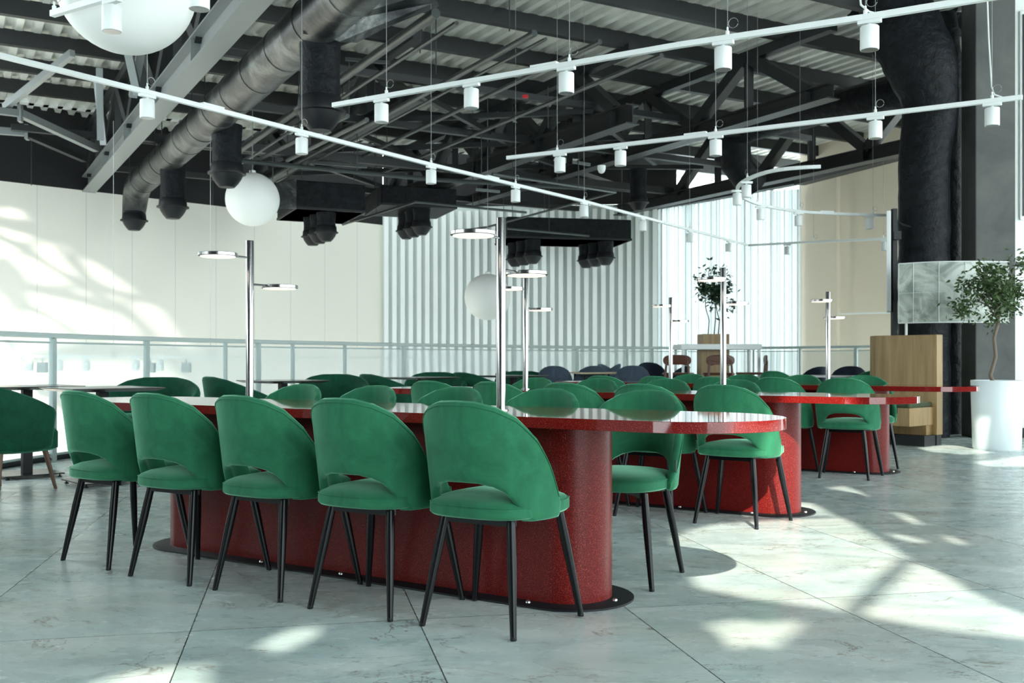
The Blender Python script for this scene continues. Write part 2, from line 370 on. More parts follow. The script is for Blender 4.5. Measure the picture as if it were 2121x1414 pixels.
# the part of the roof above and behind the viewer, its openings cut to shape the sun patches
ZR = 5.75
def hole_px(L): return [onz(x, y, 0)+SUN*(-ZR) for x, y in L]
def hole_w(L): return [Vector((x, y, 0))+SUN*(-ZR) for x, y in L]
holes = [hole_px(q) for q in (
    [(1397, 1107), (1480, 1085), (1640, 1076), (1743, 1071), (1767, 1084), (1840, 1127), (1896, 1165), (1930, 1178), (1980, 1204), (2012, 1226), (2060, 1250), (2121, 1272), (2190, 1300), (2190, 1335), (1900, 1300), (1700, 1262), (1560, 1243), (1450, 1222), (1415, 1170), (1395, 1125)],
    [(1455, 1296), (1530, 1283), (1575, 1290), (1680, 1284), (1650, 1316), (1600, 1350), (1560, 1338), (1520, 1352), (1500, 1322)],
    [(520, 1340), (600, 1303), (665, 1297), (640, 1332), (570, 1360)],
    [(150, 1425), (300, 1388), (430, 1376), (430, 1440), (150, 1450)],
    [(1708, 1010), (1749, 1006), (1781, 1018), (1801, 1030), (1785, 1029), (1758, 1020)],
    [(1848, 1059), (1867, 1061), (1894, 1073), (1916, 1089), (1900, 1088), (1876, 1077)],
    [(1840, 1104), (1858, 1106), (1901, 1115), (1932, 1127), (1900, 1126), (1860, 1117)],
    [(1953, 1108), (1967, 1110), (1989, 1119), (2009, 1131), (1988, 1130), (1966, 1119)],
    [(1900, 927), (1960, 921), (2010, 925), (2060, 938), (2000, 942), (1930, 936)],
    [(2020, 957), (2121, 944), (2160, 946), (2140, 966), (2050, 967)])]
holes.append(hole_w([(1.40, 6.22), (2.0, 6.22), (2.02, 6.9), (1.78, 7.25), (1.55, 6.95)]))
outer = [Vector((-14.4, -9.3, 0)), Vector((4.3, -9.3, 0)), Vector((4.3, .1, 0)), Vector((13, .1, 0)), R_(8.55, 16.5), R_(8.55, -2.0), Vector((-14.4, 3, 0))]
rings = [[Vector((p.x, p.y, 0)) for p in outer]]+[[Vector((p.x, p.y, 0)) for p in h] for h in holes]
flat = [p for r in rings for p in r]; tr = tessellate_polygon(rings)
mb = MB()
for z in (ZR, ZR+.03): mb.add([(p.x, p.y, z) for p in flat], tr)
struct(mb, 'ceiling_near_gobo', 'wblk')
bq = [onz(1878, 1160, 0)+SUN*(-ZR), onz(1765, 1268, 0)+SUN*(-ZR)]
struct(MB().bar(bq[0], bq[1], .055, .05), 'shadow_bar', 'steel')  # unseen bar added across the opening to cast a shadow band
# unseen opaque board added at the left, with holes shaping the wall's light patches
mb = MB(); g0 = Vector(go_.location); tgt = Vector((-8.6, 19.2, 1.9)); dd = (tgt-g0).normalized(); sd = dd.cross(Vector((0, 0, 1))).normalized(); up = sd.cross(dd)
gc = g0+dd*5
Q = (tgt-g0).length/5.0
def wl(px, py):          # where the line from the added lamp to a point on the cream wall crosses the board
    d_ = Vector(((px-1060.5)/F, 1, (HY-py)/F)); nn_ = Vector((-d01.y, d01.x, 0)); o_ = Vector((0, 0, HC))
    h_ = o_+d_*((W0-o_).dot(nn_)/d_.dot(nn_)); v_ = h_-g0; return g0+v_*(((gc-g0).dot(dd))/v_.dot(dd))
PATCH = [[(-5, 434), (27, 430), (44, 436), (48, 444), (54, 454), (20, 451), (-5, 446)], [(-5, 470), (64, 488), (68, 493), (56, 503), (34, 498), (-5, 481)], [(-20, 490), (24, 509), (36, 517), (14, 534), (-20, 529)],
 [(70, 514), (98, 498), (112, 512), (158, 570), (153, 573), (102, 543)], [(27, 543), (46, 526), (81, 543), (146, 585), (112, 590), (64, 585), (51, 563)], [(122, 502), (136, 509), (149, 527), (143, 524)],
 [(173, 531), (204, 549), (258, 587), (278, 604), (261, 605), (217, 590), (193, 573), (177, 549)], [(64, 607), (136, 621), (204, 638), (214, 658), (214, 700), (187, 700), (119, 658), (71, 631)], [(34, 651), (71, 648), (112, 668), (153, 710), (34, 740)],
 [(222, 643), (238, 648), (272, 668), (292, 710), (238, 715), (224, 672)], [(227, 610), (253, 616), (241, 627)], [(149, 600), (185, 604), (180, 614)], [(272, 634), (295, 626), (326, 634), (346, 658), (367, 692), (410, 735), (340, 700), (306, 668)],
 [(-60, 600), (0, 610), (20, 638), (30, 690), (0, 700), (-60, 700)], [(50, 750), (150, 745), (330, 745), (400, 800), (50, 800)]]
def loc2(p): q_ = p-gc; return (q_.dot(sd), q_.dot(up))
rg = [[(-4, -4), (4, -4), (4, 4), (-4, 4)]]+[[loc2(wl(*p)) for p in P_] for P_ in PATCH]
rg = [[Vector((x, y, 0)) for x, y in r_] for r_ in rg]; fl_ = [p for r_ in rg for p in r_]
mb.add([gc+sd*p.x+up*p.y for p in fl_], tessellate_polygon(rg))
struct(mb, 'wall_patch_gobo', 'steel')

# ============================================================ railing
rl = thing('balcony_railing', 'pale green balcony railing with see-through panels curving past the seating', 'railing', (0, 0, 0))
def arc_pts(P, step):
    P = [Vector((x, y, 0)) for x, y in P]; out = [P[0]]; 
    for p, q in zip(P, P[1:]):
        n = max(1, round((q-p).length/step)); out += [p+(q-p)*(i+1)/n for i in range(n)]
    return out
def smooth_poly(P, it=2):
    P = [Vector((x, y, 0)) for x, y in P]
    for _ in range(it):
        Q = [P[0]]
        for p, q in zip(P, P[1:]): Q += [p*.75+q*.25, p*.25+q*.75]
        P = Q+[P[-1]]
    return P
RP = smooth_poly(RAIL[2:])
part(MB().tube([(p.x, p.y, 1.195) for p in RP], .026, 8), 'handrail', 'rail', rl, True)
cum = [0]
for p, q in zip(RP, RP[1:]): cum.append(cum[-1]+(q-p).length)
def along(s):
    for i in range(len(RP)-1):
        if cum[i+1] >= s: return RP[i]+(RP[i+1]-RP[i])*((s-cum[i])/max(1e-6, cum[i+1]-cum[i]))
    return RP[-1].copy()
# post positions: the ones seen in the photo, then a regular step
def s_for_px(px):
    best = 0; bd = 1e9
    for i in range(0, int(cum[-1]*50)):
        p = along(i/50)
        if p.y < 5: continue
        d = abs(1060.5+F*p.x/p.y-px)
        if d < bd: bd = d; best = i/50
    return best
ps = [s_for_px(x) for x in (-60, 110, 303, 468, 535, 607, 715, 836, 960, 1062, 1196, 1240, 1300, 1352, 1420, 1470, 1560, 1658, 1773)]
ps = sorted(set(ps)); wide = {s_for_px(110), s_for_px(303), s_for_px(535), s_for_px(836), s_for_px(1196), s_for_px(1773)}
for s_ in ps:
    p = along(s_); d = (along(s_+.05)-along(max(0, s_-.05))).normalized(); w_ = .062 if s_ in wide else .032
    part(MB().box((p.x, p.y, .585), (w_, .045, 1.17), d, Vector((-d.y, d.x, 0))), 'rail_post', 'post', rl, bev=.003)
ps2 = ps+[min(cum[-1], ps[-1]+1.2)]
for s0, s1 in zip(ps2, ps2[1:]):
    if s1-s0 < .15: continue
    mb = MB(); n = max(2, int((s1-s0)/.25)); A_ = [along(s0+.04+(s1-s0-.08)*i/n) for i in range(n+1)]
    mb.add([(p.x, p.y, z) for z in (.07, 1.13) for p in A_], [(i, i+1, n+2+i, n+1+i) for i in range(n)])
    part(mb, 'rail_panel', 'panel', rl)
    part(MB().tube([(p.x, p.y, 1.13) for p in A_], .009, 6), 'panel_frame', 'post', rl)
    part(MB().tube([(p.x, p.y, .06) for p in A_], .012, 6), 'panel_frame', 'post', rl)
struct(MB().tube([(p.x-.02, p.y, .02) for p in RP], .03, 4), 'baseboard_balcony', 'steel')

# ============================================================ dining chair
def interp(tab, x):
    x = abs(x)
    for (a, b), (c, d) in zip(tab, tab[1:]):
        if x <= c:
            t_ = (x-a)/(c-a); return b+(d-b)*t_
    return tab[-1][1]
ZT = [(0, .822), (15, .819), (30, .801), (45, .764), (60, .693), (70, .622), (78, .548), (84, .49), (90, .45), (95, .43)]
ZB = [(0, .534), (15, .532), (27, .52), (36, .500), (43, .468), (48, .43), (51, .398), (60, .394), (96, .396)]
def shell(pm, ZT, ZB, af, bf, th, n=60, rows=9, ex=1.0):
    def pt(ph, z, ins):
        a, b = af(z)-ins, bf(z)-ins; s_, c_ = sin(radians(ph)), cos(radians(ph))
        return Vector((a*math.copysign(abs(s_)**ex, s_), -b*math.copysign(abs(c_)**ex, c_), z))
    L = []
    for i in range(n+1):
        ph = -pm+2*pm*i/n; zb, zt = interp(ZB, ph), interp(ZT, ph); r = min(th/2, (zt-zb)/2.2); lp = []
        e = 1 if 0 < i < n else .45
        inn = th*(1-e)/2
        for j in range(rows+1): lp.append(pt(ph, zb+r+(zt-zb-2*r)*j/rows, inn))
        for k in (45, 90, 135): lp.append(pt(ph, zt-r+r*sin(radians(k))*e, th/2-th/2*cos(radians(k))*e))
        for j in range(rows, -1, -1): lp.append(pt(ph, zb+r+(zt-zb-2*r)*j/rows, th-inn))
        for k in (45, 90, 135): lp.append(pt(ph, zb+r-r*sin(radians(k))*e, th/2+th/2*cos(radians(k))*e))
        L.append(lp)
    return L, pt
def superpts(a, yb, yf, e, n=40, z=0, ins=0):
    yc = (yb+yf)/2; b = (yf-yb)/2; out = []
    for i in range(n):
        t_ = 2*pi*i/n; c_, s_ = cos(t_), sin(t_)
        out.append(((a-ins)*math.copysign(abs(c_)**(2/e), c_), yc+(b-ins)*math.copysign(abs(s_)**(2/e), s_), z))
    return out
def make_chair(vel, label, group, name='dining_chair', legm='black'):
    r = thing(name, label, 'chair', (0, 0, 0), 0, group)
    L, pt = shell(90, ZT, ZB, lambda z: .252+.09*(z-.42), lambda z: .278+.125*(z-.42), .036)
    b = MB().loops(L).build('backrest', vel, r, True)
    pip = [pt(ph, interp(ZT, ph)-.016, -.0012) for ph in range(-84, 85, 4)]
    MB().tube(pip, .0022, 5).build('piping', vel, b, True)
    s = [superpts(.227, -.262, .236, 3.0, z=z, ins=i) for i, z in ((.03, .402), (.008, .405), (0, .413), (0, .438), (.004, .448), (.014, .457), (.04, .468), (.09, .478), (.15, .484))]
    st = MB().loops(s).build('seat', vel, r, True)
    MB().tube([(x*1.003, y*1.003,   .4475) for x, y, z in superpts(.227, -.262, .236, 3.0, ins=.002)], .0022, 5).build('piping', vel, st, True)
    MB().bar((-.14, -.16, .388), (.17, .12, .388), .03, .026).bar((.14, -.16, .388), (-.17, .12, .388), .03, .026).bar((-.14, -.17, .388), (.14, -.17, .388), .025, .024).build('seat_frame', legm, r)
    for sx in (-1, 1):
        for (tx, ty, fx, fy) in ((.140, -.172, .191, -.240), (.176, .122, .236, .176)):
            t0, t1 = Vector((sx*tx, ty, .395)), Vector((sx*fx, fy, .012)); md = t0+(t1-t0)*.35
            lg = MB().tube([t0, md, t1], [.0165, .0175, .0115], 14).build('leg', legm, r, True)
            MB().tube([t1, t1+(t1-t0).normalized()*.010, Vector((sx*(fx+.001), fy*1.002, .0))], [.0115, .0117, .0100], 12).build('foot_glide', 'blackm', lg, True)
    MB().box((-.2585, -.02, .505), (.003, .012, .05)).build('fabric_tag', 'blackm', r)
    return r
ORD = ['nearest', 'second', 'middle', 'fourth', 'farthest']
chair = make_chair('velvet', 'x', 'x')
def ang(front):            # rotation so that local +y points along 'front'
    return math.atan2(-front.x, front.y)
rzN = ang(N); rzS = ang(-N)
used = []
def put_chair(u, n, rz, label, group):
    p = T(u, n)
    if not used: o = chair; o.location = p; o.rotation_euler = (0, 0, rz); o['label'] = label; o['group'] = group; used.append(1); return o
    return copy_tree(chair, p, rz, label, group)
TAB = [(3.13, 3.592), (3.19, 6.32), (3.25, 9.03)]
near1 = [(2.075, 3.155, .034), (2.60, 3.125, .047), (3.144, 3.13, -.011), (3.685, 3.12, .018), (4.243, 3.155, -.064)]
nm = ['front-row green velvet chair nearest the camera, its seat front showing beside the red base',
      'front-row green velvet chair, second from the right in the near row', 'middle green velvet chair of the five in the front row',
      'front-row green velvet chair, second from the left in the near row', 'leftmost green velvet chair of the front row, beside the dark lounge tables']
for (u, n, dr), l in zip(near1, nm): put_chair(u, n, rzN+dr, l, 'green velvet chairs in the front row')
nm = ['green velvet chair across the front table at its rounded end, seat and legs visible', 'green velvet chair across the front table, just right of the right lamp pole',
      'green velvet chair across the front table, its back cut by the right lamp pole', 'green velvet chair across the front table, second from the left', 'leftmost green velvet chair, far side of the front table']
for (u, dr), l in zip([(2.03, .0), (2.555, .03), (3.12, 0), (3.69, -.03), (4.235, .02)], nm): put_chair(u, 4.034, rzS+dr, l, 'green velvet chairs on the far side of the front table')
nm = ['green velvet chair, near side of the middle red table, rightmost, legs in the sunlight', 'green velvet chair, near side of the middle red table, second from the right',
      'green velvet chair, near side of the middle red table, centre one of five', 'green velvet chair, near side of the middle red table, second from the left', 'green velvet chair, near side of the middle red table, leftmost']
for (u, dr), l in zip([(2.13, -.05), (2.665, 0), (3.2, .03), (3.745, 0), (4.27, .02)], nm): put_chair(u, 5.845, rzN+dr, l, 'green velvet chairs on the near side of the middle table')
nm = ['green velvet chair, far side of the middle red table, rightmost, behind the lamp', 'green velvet chair, far side of the middle red table, second from the right',
      'green velvet chair, far side of the middle red table, second from the left', 'green velvet chair, far side of the middle red table, leftmost behind the left lamp pole']
for (u, dr), l in zip([(2.61, 0), (3.14, .02), (3.737, 0), (4.315, -.02)], nm): put_chair(u, 6.775, rzS+dr, l, 'green velvet chairs on the far side of the middle table')
nm = ['rightmost green velvet chair, near side of the rear red table, seen whole', 'green velvet chair, near side of the rear red table, second from the right',
      'green velvet chair, near side of the rear red table, centre one of five', 'green velvet chair, near side of the rear red table, second from the left', 'green velvet chair, near side of the rear red table, leftmost']
for (u, dr), l in zip([(2.2, .08), (2.74, 0), (3.28, .02), (3.82, 0), (4.36, 0)], nm): put_chair(u, 8.57, rzN+dr, l, 'green velvet chairs on the near side of the rear table')
nm = ['green velvet chair, far side of the rear red table, rightmost, before the oak bench', 'green velvet chair, far side of the rear red table, second from the right',
      'green velvet chair, far side of the rear red table, second from the left', 'green velvet chair, far side of the rear red table, leftmost']
for (u, dr), l in zip([(2.27, .35), (2.946, 0), (3.53, 0), (4.1, 0)], nm): put_chair(u, 9.48, rzS+dr, l, 'green velvet chairs on the far side of the rear table')

# ============================================================ red tables
def stadium(h, r, n=60):
    P = []
    for i in range(n+1): t_ = -pi/2+pi*i/n; P.append((h+r*cos(t_), r*sin(t_)))
    for i in range(n+1): t_ = pi/2+pi*i/n; P.append((-h+r*cos(t_), r*sin(t_)))
    return P
def make_table():
    r = thing('communal_table', 'x', 'table')
    P = lambda h, rr, z: [(x, y, z) for x, y in stadium(h, rr)]
    MB().loops([P(1.607, .3625, .707), P(1.607, .364, .7085), P(1.607, .364, .7467), P(1.607, .3627, .748)]).build('tabletop', 'redtop', r, True)
    MB().loops([P(1.09, .176, .010), P(1.09, .176, .707)]).build('base', 'redcol', r, True)
    fp = MB().loops([P(1.10, .256, 0), P(1.10, .256, .008), P(1.10, .253, .010)]).build('base_plate', 'blackm', r, True)
    for x, y in ((-1.30, 0), (1.30, 0), (-.95, -.215), (-.45, -.215), (.05, -.215), (.55, -.215), (1.03, -.215), (-.95, .215), (0, .215), (.95, .215)):
        MB().lathe([(.011, .010), (.011, .014), (.006, .020), (.002, .021)], 10, (x, y, 0)).build('bolt', 'bolt', fp, True)
    return r
tb = make_table(); tn = ['long red terrazzo table with rounded ends and solid base, nearest the camera', 'long red terrazzo table with rounded ends, the middle one of three rows', 'long red terrazzo table with rounded ends, rearmost row before the oak bench']
rzT = math.atan2(-U.y, -U.x)
for i, (u, n) in enumerate(TAB):
    o = tb if i == 0 else copy_tree(tb); o.location = T(u, n); o.rotation_euler = (0, 0, rzT); o['label'] = tn[i]; o['group'] = 'long red communal tables'
# pole lamps
def make_lamp():
    r = thing('table_lamp', 'x', 'lamp')
    MB().lathe([(.032, 0), (.032, .004), (.0205, .006)], 24).build('flange', 'chrome', r, True)
    MB().lathe([(.0198, .004), (.0198, .815), (.0185, .817), (.001, .817)], 28).build('pole', 'chrome', r, True)
    for s, z in ((-1, .73), (1, .597)):
        a = MB().tube([(0, s*.015, z), (0, s*.115, z)], .005, 8).build('arm', 'chrome', r, True)
        h = MB().lathe([(.090, z-.010), (.095, z-.008), (.095, z+.005), (.092, z+.007), (.001, z+.008)], 36, (0, s*.205, 0)).build('lamp_head', 'chrome', a, True)
        # diffuser sits under the head
        MB().lathe([(.001, z-.0135), (.084, z-.0135), (.084, z-.010)], 36, (0, s*.205, 0)).build('diffuser', 'glow', a, True)
    return r
lp = make_lamp(); first = True
ln = [('chrome pole lamp with two disc heads on the front red table, right one', 'chrome pole lamp with two disc heads on the front red table, left one'),
      ('chrome pole lamp on the middle red table, right one, before the potted bar tree', 'chrome pole lamp on the middle red table, left one, beside the hanging globe'),
      ('chrome pole lamp on the rear red table, right one, before the beige wall', 'chrome pole lamp on the rear red table, left one')]
for i, ((um, n), off) in enumerate(zip(TAB, (.761, .762, .75))):
    for j, s in enumerate((-1, 1)):
        o = lp if first else copy_tree(lp); first = False
        o.location = T(um+s*off, n, .748); o.rotation_euler = (0, 0, ang(N)); o['label'] = ln[i][j]; o['group'] = 'chrome pole lamps on the red tables'

# ============================================================ lounge seating by the rail
def make_lounge():
    r = thing('lounge_chair', 'x', 'chair')
    zt = [(0, .80), (22, .798), (45, .77), (70, .71), (95, .65), (116, .60)]; zb = [(0, .30), (116, .315)]
    L, pt = shell(115, zt, zb, lambda z: .385+.10*(z-.3), lambda z: .34+.14*(z-.3), .07, 50, 7)
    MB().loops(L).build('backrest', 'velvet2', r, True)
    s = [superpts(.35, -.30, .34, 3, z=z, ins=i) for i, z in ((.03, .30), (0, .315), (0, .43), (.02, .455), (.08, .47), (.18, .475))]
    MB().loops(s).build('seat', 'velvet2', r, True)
    for sx in (-1, 1):
        for ty, fy in ((-.22, -.28), (.20, .27)):
            MB().tube([(sx*.22, ty, .31), (sx*.26, fy, 0)], [.022, .012], 12).build('leg', 'walnut', r, True)
    return r
lg = make_lounge(); first = True
LNG = [(None, (-3.74, 7.40), (.30, .95), 'dark green tub chair with walnut legs cut by the left edge of the photo'),
       (317, 9.35, (.15, -1), 'green tub chair facing the camera behind the nearest dark lounge tables'),
       (505, 10.3, (.85, .55), 'dark green tub chair with its back to the camera, left of the first lamp pole'),
       (690, 11.5, (.1, -1), 'green tub chair facing the camera behind the second dark lounge table'),
       (815, 12.2, (.85, .5), 'dark green tub chair turned away, between the second and third lounge tables'),
       (902, 13.5, (.05, -1), 'green tub chair facing the camera at the third dark lounge table'),
       (1000, 13.9, (.85, .5), 'dark green tub chair turned away, right of the third lounge table'),
       (1082, 15.0, (0, -1), 'green tub chair at the farthest lounge table, behind the middle lamp poles')]
for a_ in LNG:
    o = lg if first else copy_tree(lg); first = False
    o.location = (a_[1][0], a_[1][1], 0) if a_[0] is None else ((a_[0]-1060.5)/F*a_[1], a_[1], 0)
    o.rotation_euler = (0, 0, ang(Vector((*a_[2], 0)))); o['label'] = a_[3]; o['group'] = 'green tub chairs along the balcony'
def make_cafe():
    r = thing('lounge_table', 'x', 'table')
    sq = lambda h, z: [(-h, -h, z), (h, -h, z), (h, h, z), (-h, h, z)]
    MB().loops([sq(.30, .722), sq(.355, .742), sq(.355, .75)]).build('tabletop', 'darktop', r, bev=.002)
    MB().box((0, 0, .37), (.075, .075, .70)).build('column', 'blackm', r, bev=.003)
    b = MB().box((0, 0, .028), (.46, .46, .010)).build('base_plate', 'black', r)
    for sx in (-1, 1):
        for sy in (-1, 1): MB().lathe([(.016, 0), (.016, .006), (.007, .008), (.007, .026)], 10, (sx*.20, sy*.20, 0)).build('foot', 'blackm', b, True)
    return r
cf = make_cafe(); first = True
for (x, y, rz, l) in ((-4.02, 8.40, .72, 'dark square pedestal table at the left edge, behind the cut-off tub chair'), (-3.20, 7.92, .76, 'dark square pedestal table behind the leftmost front-row chair'),
                      (-2.43, 10.75, .75, 'dark square pedestal table right of the first lamp pole'), (-1.15, 12.75, .8, 'dark square pedestal table left of the tallest-looking lamp pole'), (.02, 14.2, .8, 'dark square pedestal table farthest along the balcony')):
    o = cf if first else copy_tree(cf); first = False
    o.location = (x, y, 0); o.rotation_euler = (0, 0, rz); o['label'] = l; o['group'] = 'dark pedestal tables along the balcony'

# ============================================================ blue chairs, light tables, bar table
bc = make_chair('blue', 'x', 'slate blue chairs in the background', 'upholstered_chair')
nv = make_chair('navy', 'x', 'dark navy chairs in the background', 'upholstered_chair')
BL = [(0, 1068, 15.6, (.5, -.6), .97, 'slate blue chair left of the others, behind the left middle lamp pole'),
      (0, 1150, 15.3, (.1, 1), 1.07, 'slate blue chair with its back to the camera, behind the rear red table'),
      (0, 1213, 15.6, (-.4, 1), 1.07, 'slate blue chair overlapping its left neighbour behind the rear red table'),
      (0, 1243, 16.6, (-1, .3), 1.10, 'slate blue chair turned sideways to the pale wood table'),
      (0, 1282, 16.0, (.8, -.4), 1.10, 'slate blue chair with a light side, right of the pale wood table'),
      (0, 1310, 14.7, (.1, 1), 1.08, 'slate blue chair with broad back, left of the rear lamp pole'),
      (1, 1356, 16.4, (.2, -1), 1.13, 'dark navy chair with round back facing the camera by the bar table'),
      (1, 1383, 15.4, (-.8, .5), 1.07, 'dark navy chair leaning sideways beside the left brown stool'),
      (1, 1668, 15.0, (-.5, .9), 1.06, 'dark navy chair left of the rear right lamp pole'),
      (1, 1752, 14.6, (.1, 1), 1.07, 'dark navy chair right of the rear right lamp pole'),
      (1, 1797, 15.6, (.9, .3), 1.05, 'dark navy chair half hidden by the oak bench')]
f2 = [True, True]
for k, px, Y, fr, sc, l in BL:
    src = (bc, nv)[k]; o = src if f2[k] else copy_tree(src); f2[k] = False
    o.location = ((px-1060.5)/F*Y, Y, 0); o.rotation_euler = (0, 0, ang(Vector((*fr, 0)))); o['label'] = l; o.scale = (1.05, 1.05, sc)
for px, Y, fr, l in ((1618, 13.6, (.6, .8), 'green velvet chair at the left end of the far white table'), (1776, 13.9, (-.4, .9), 'green velvet chair at the right end of the far white table, beside the oak bench')):
    o = copy_tree(chair, ((px-1060.5)/F*Y, Y, 0), ang(Vector((*fr, 0))), l, 'green velvet chairs at the far white table')
M['palewood'] = wood('pale_wood_top', (.52, .42, .28), (.44, .34, .21)); M['whitetop'] = mat('white_laminate', (.8, .83, .83), .25)
def simple_table(name, label, loc, sx, sy, topm, rz=0, legm='blackm', h=.75):
    r = thing(name, label, 'table', loc, rz)
    MB().box((0, 0, h-.0125), (sx, sy, .025)).build('tabletop', topm, r, bev=.003)
    for a_ in (-1, 1):
        for b_ in (-1, 1): MB().tube([(a_*(sx/2-.08), b_*(sy/2-.08), h-.02), (a_*(sx/2-.04), b_*(sy/2-.04), 0)], [.018, .014], 8).build('leg', legm, r, True)
    return r
simple_table('dining_table', 'pale wood table between the slate blue chairs', ((1238-1060.5)/F*15.3, 15.45, 0), .7, .7, 'palewood', .2, h=.78)
simple_table('dining_table', 'thin white table behind the rear red table, left of the oak bench', ((1712-1060.5)/F*14.2, 14.25, 0), 1.25, .7, 'whitetop', .05)
# bar table
Yb = 15.0
def bx(px): return (px-1060.5)/F*Yb
bt = thing('bar_table', 'tall white bar table with an oak centre column, by the bright curtain', 'table', (bx(1484), Yb, 0))
part(MB().box((bx(1484), Yb, 1.155), (bx(1566)-bx(1403), .75, .08)), 'tabletop', 'white', bt, bev=.006)
part(MB().box((bx(1477), Yb+.02, .557), (bx(1505)-bx(1448), .38, 1.11)), 'column', 'oak', bt)
for px in (1561, 1407):
    for dy in (-.33, .33): part(MB().box((bx(px), Yb+dy, .557), (.035, .035, 1.115)), 'leg', 'white', bt)
pb = thing('planter_box', 'oak planter box on the bar table', 'planter', (bx(1477), Yb, 1.195))
x0, x1 = bx(1449), bx(1505)
mb = MB()
for c, d in ((((x0+x1)/2, Yb-.18, 1.27), (x1-x0, .02, .15)), (((x0+x1)/2, Yb+.18, 1.27), (x1-x0, .02, .15)), ((x0+.01, Yb, 1.27), (.02, .34, .15)), ((x1-.01, Yb, 1.27), (.02, .34, .15))): mb.box(c, d)
part(mb, 'box', 'oak', pb); part(MB().box(((x0+x1)/2, Yb, 1.27), (x1-x0-.04, .34, .13)), 'soil', 'soil', pb)
def foliage(c, rad, n, sz, m, root, seed, dens=1.0):
    rnd = random.Random(seed); mb = MB()
    cl = [Vector((rnd.gauss(0, .42), rnd.gauss(0, .42), rnd.gauss(0, .42))) for _ in range(26)]
    for _ in range(n):
        k = rnd.choice(cl); p = Vector(((k.x+rnd.gauss(0, .17))*rad[0], (k.y+rnd.gauss(0, .17))*rad[1], (k.z+rnd.gauss(0, .17))*rad[2]))+Vector(c)
        d = Vector((rnd.uniform(-1, 1), rnd.uniform(-1, 1), rnd.uniform(-1, .7))).normalized(); s_ = d.orthogonal().normalized(); s_.rotate(Matrix.Rotation(rnd.uniform(0, 6.3), 3, d))
        l = sz*rnd.uniform(.7, 1.3); w_ = l*.2; up = d.cross(s_)*w_*.35
        mb.add([p, p+d*l*.4+s_*w_+up, p+d*l, p+d*l*.4-s_*w_+up, p+d*l*.45], [(0, 1, 4), (1, 2, 4), (2, 3, 4), (3, 0, 4)])
    o = part(mb, 'foliage', m, root); return cl
tr1 = thing('potted_tree', 'small dark-leaved tree growing from the oak box on the bar table', 'tree', (bx(1476), Yb, 1.30))
for dx, tx, h in ((-.07, -.10, 2.1), (.08, .06, 2.1), (.02, .10, 1.9), (.12, .14, 1.95)):
    part(MB().tube([(bx(1476)+dx, Yb, 1.30), (bx(1476)+dx+.02, Yb, 1.55), (bx(1476)+(dx+tx)/2-.02, Yb, 1.75), (bx(1476)+tx, Yb, h)], [.010, .008, .007, .004], 6), 'trunk', 'leaf2', tr1, True)
foliage((bx(1477), Yb, 2.02), (.30, .25, .36), 900, .075, 'leaf2', tr1, 4)
# brown wooden bar stools
def make_stool():
    r = thing('bar_stool', 'x', 'stool')
    prof = lambda y, z: None
    P = []
    for i in range(28):
        t_ = 2*pi*i/28; x = .175*math.copysign(abs(cos(t_))**.6, cos(t_)); z = .93+.075*math.copysign(abs(sin(t_))**.8, sin(t_))*(1-.25*(abs(x)/.175 < .5 and sin(t_) < 0)); P.append((x, z))
    L = [[(x, -.19-.02*0+.35*x*x*4*.25+o_, z) for x, z in P] for o_ in (-.011, .011)]
    MB().loops(L).build('backrest', 'chestnut', r, bev=.004)
    MB().loops([superpts(.20, -.18, .20, 3, z=z, ins=i) for i, z in ((.015, .735), (0, .745), (.01, .765), (.07, .758))]).build('seat', 'chestnut', r, True)
    for sx in (-1, 1):
        MB().tube([(sx*.13, -.19, .93), (sx*.145, -.18, .74), (sx*.19, -.23, 0)], [.012, .017, .013], 10).build('leg', 'chestnut', r, True)
        MB().tube([(sx*.15, .16, .74), (sx*.18, .20, 0)], [.017, .013], 10).build('leg', 'chestnut', r, True)
    MB().bar((-.17, .18, .30), (.17, .18, .30), .02, .02).bar((-.17, -.21, .30), (.17, -.21, .30), .02, .02).build('footrest', 'chestnut', r)
    return r
sl = make_stool(); first = True
for px, Y, fr, l in ((1405, 14.1, (.25, 1), 'chestnut wooden bar stool left of the oak column'), (1489, 14.0, (.1, 1), 'chestnut wooden bar stool in front of the oak column'), (1556, 14.5, (-1, .15), 'chestnut wooden bar stool seen side-on at the right end of the bar table')):
    o = sl if first else copy_tree(sl); first = False
    o.location = ((px-1060.5)/F*Y, Y, 0); o.rotation_euler = (0, 0, ang(Vector((*fr, 0)))); o['label'] = l; o['group'] = 'chestnut bar stools'; o.scale = (1.1, 1.1, 1.03)

# ============================================================ oak bench, planter, sign, ducts on the right
bd = Vector((-.66, .75, 0)); bn = Vector((-.75, -.66, 0)); B0 = Vector((4.80, 11.42, 0))
be = thing('booth_bench', 'oak booth bench with tall curved back and olive seat cushion', 'bench', B0)
def bp(t_, w_, z): 
    q = B0+bd*t_+bn*w_; return Vector((q.x, q.y, z))
prof = [(0, 0), (0, -.12)]; 
outl = [(0, .03), (.3, .03), (.62, .03), (.76, .0), (.86, -.06), (.92, -.16), (.80, -.16), (.6, -.11), (0, -.11)]
part(MB().loops([[bp(t_, w_, z) for t_, w_ in outl] for z in (.12, 1.25)]), 'back_panel', 'oak', be, bev=.004)
part(MB().loops([[bp(t_*.97+.01, w_*.8-.01, z) for t_, w_ in outl] for z in (0, .12)]).add([bp(.02, .0, .0), bp(.02, .28, .0), bp(.9, .28, 0), bp(.9, 0, 0), bp(.02, .0, .12), bp(.02, .28, .12), bp(.9, .28, .12), bp(.9, 0, .12)], [(0, 1, 2, 3), (4, 5, 6, 7), (0, 1, 5, 4), (1, 2, 6, 5), (2, 3, 7, 6), (3, 0, 4, 7)]), 'plinth', 'blackm', be)
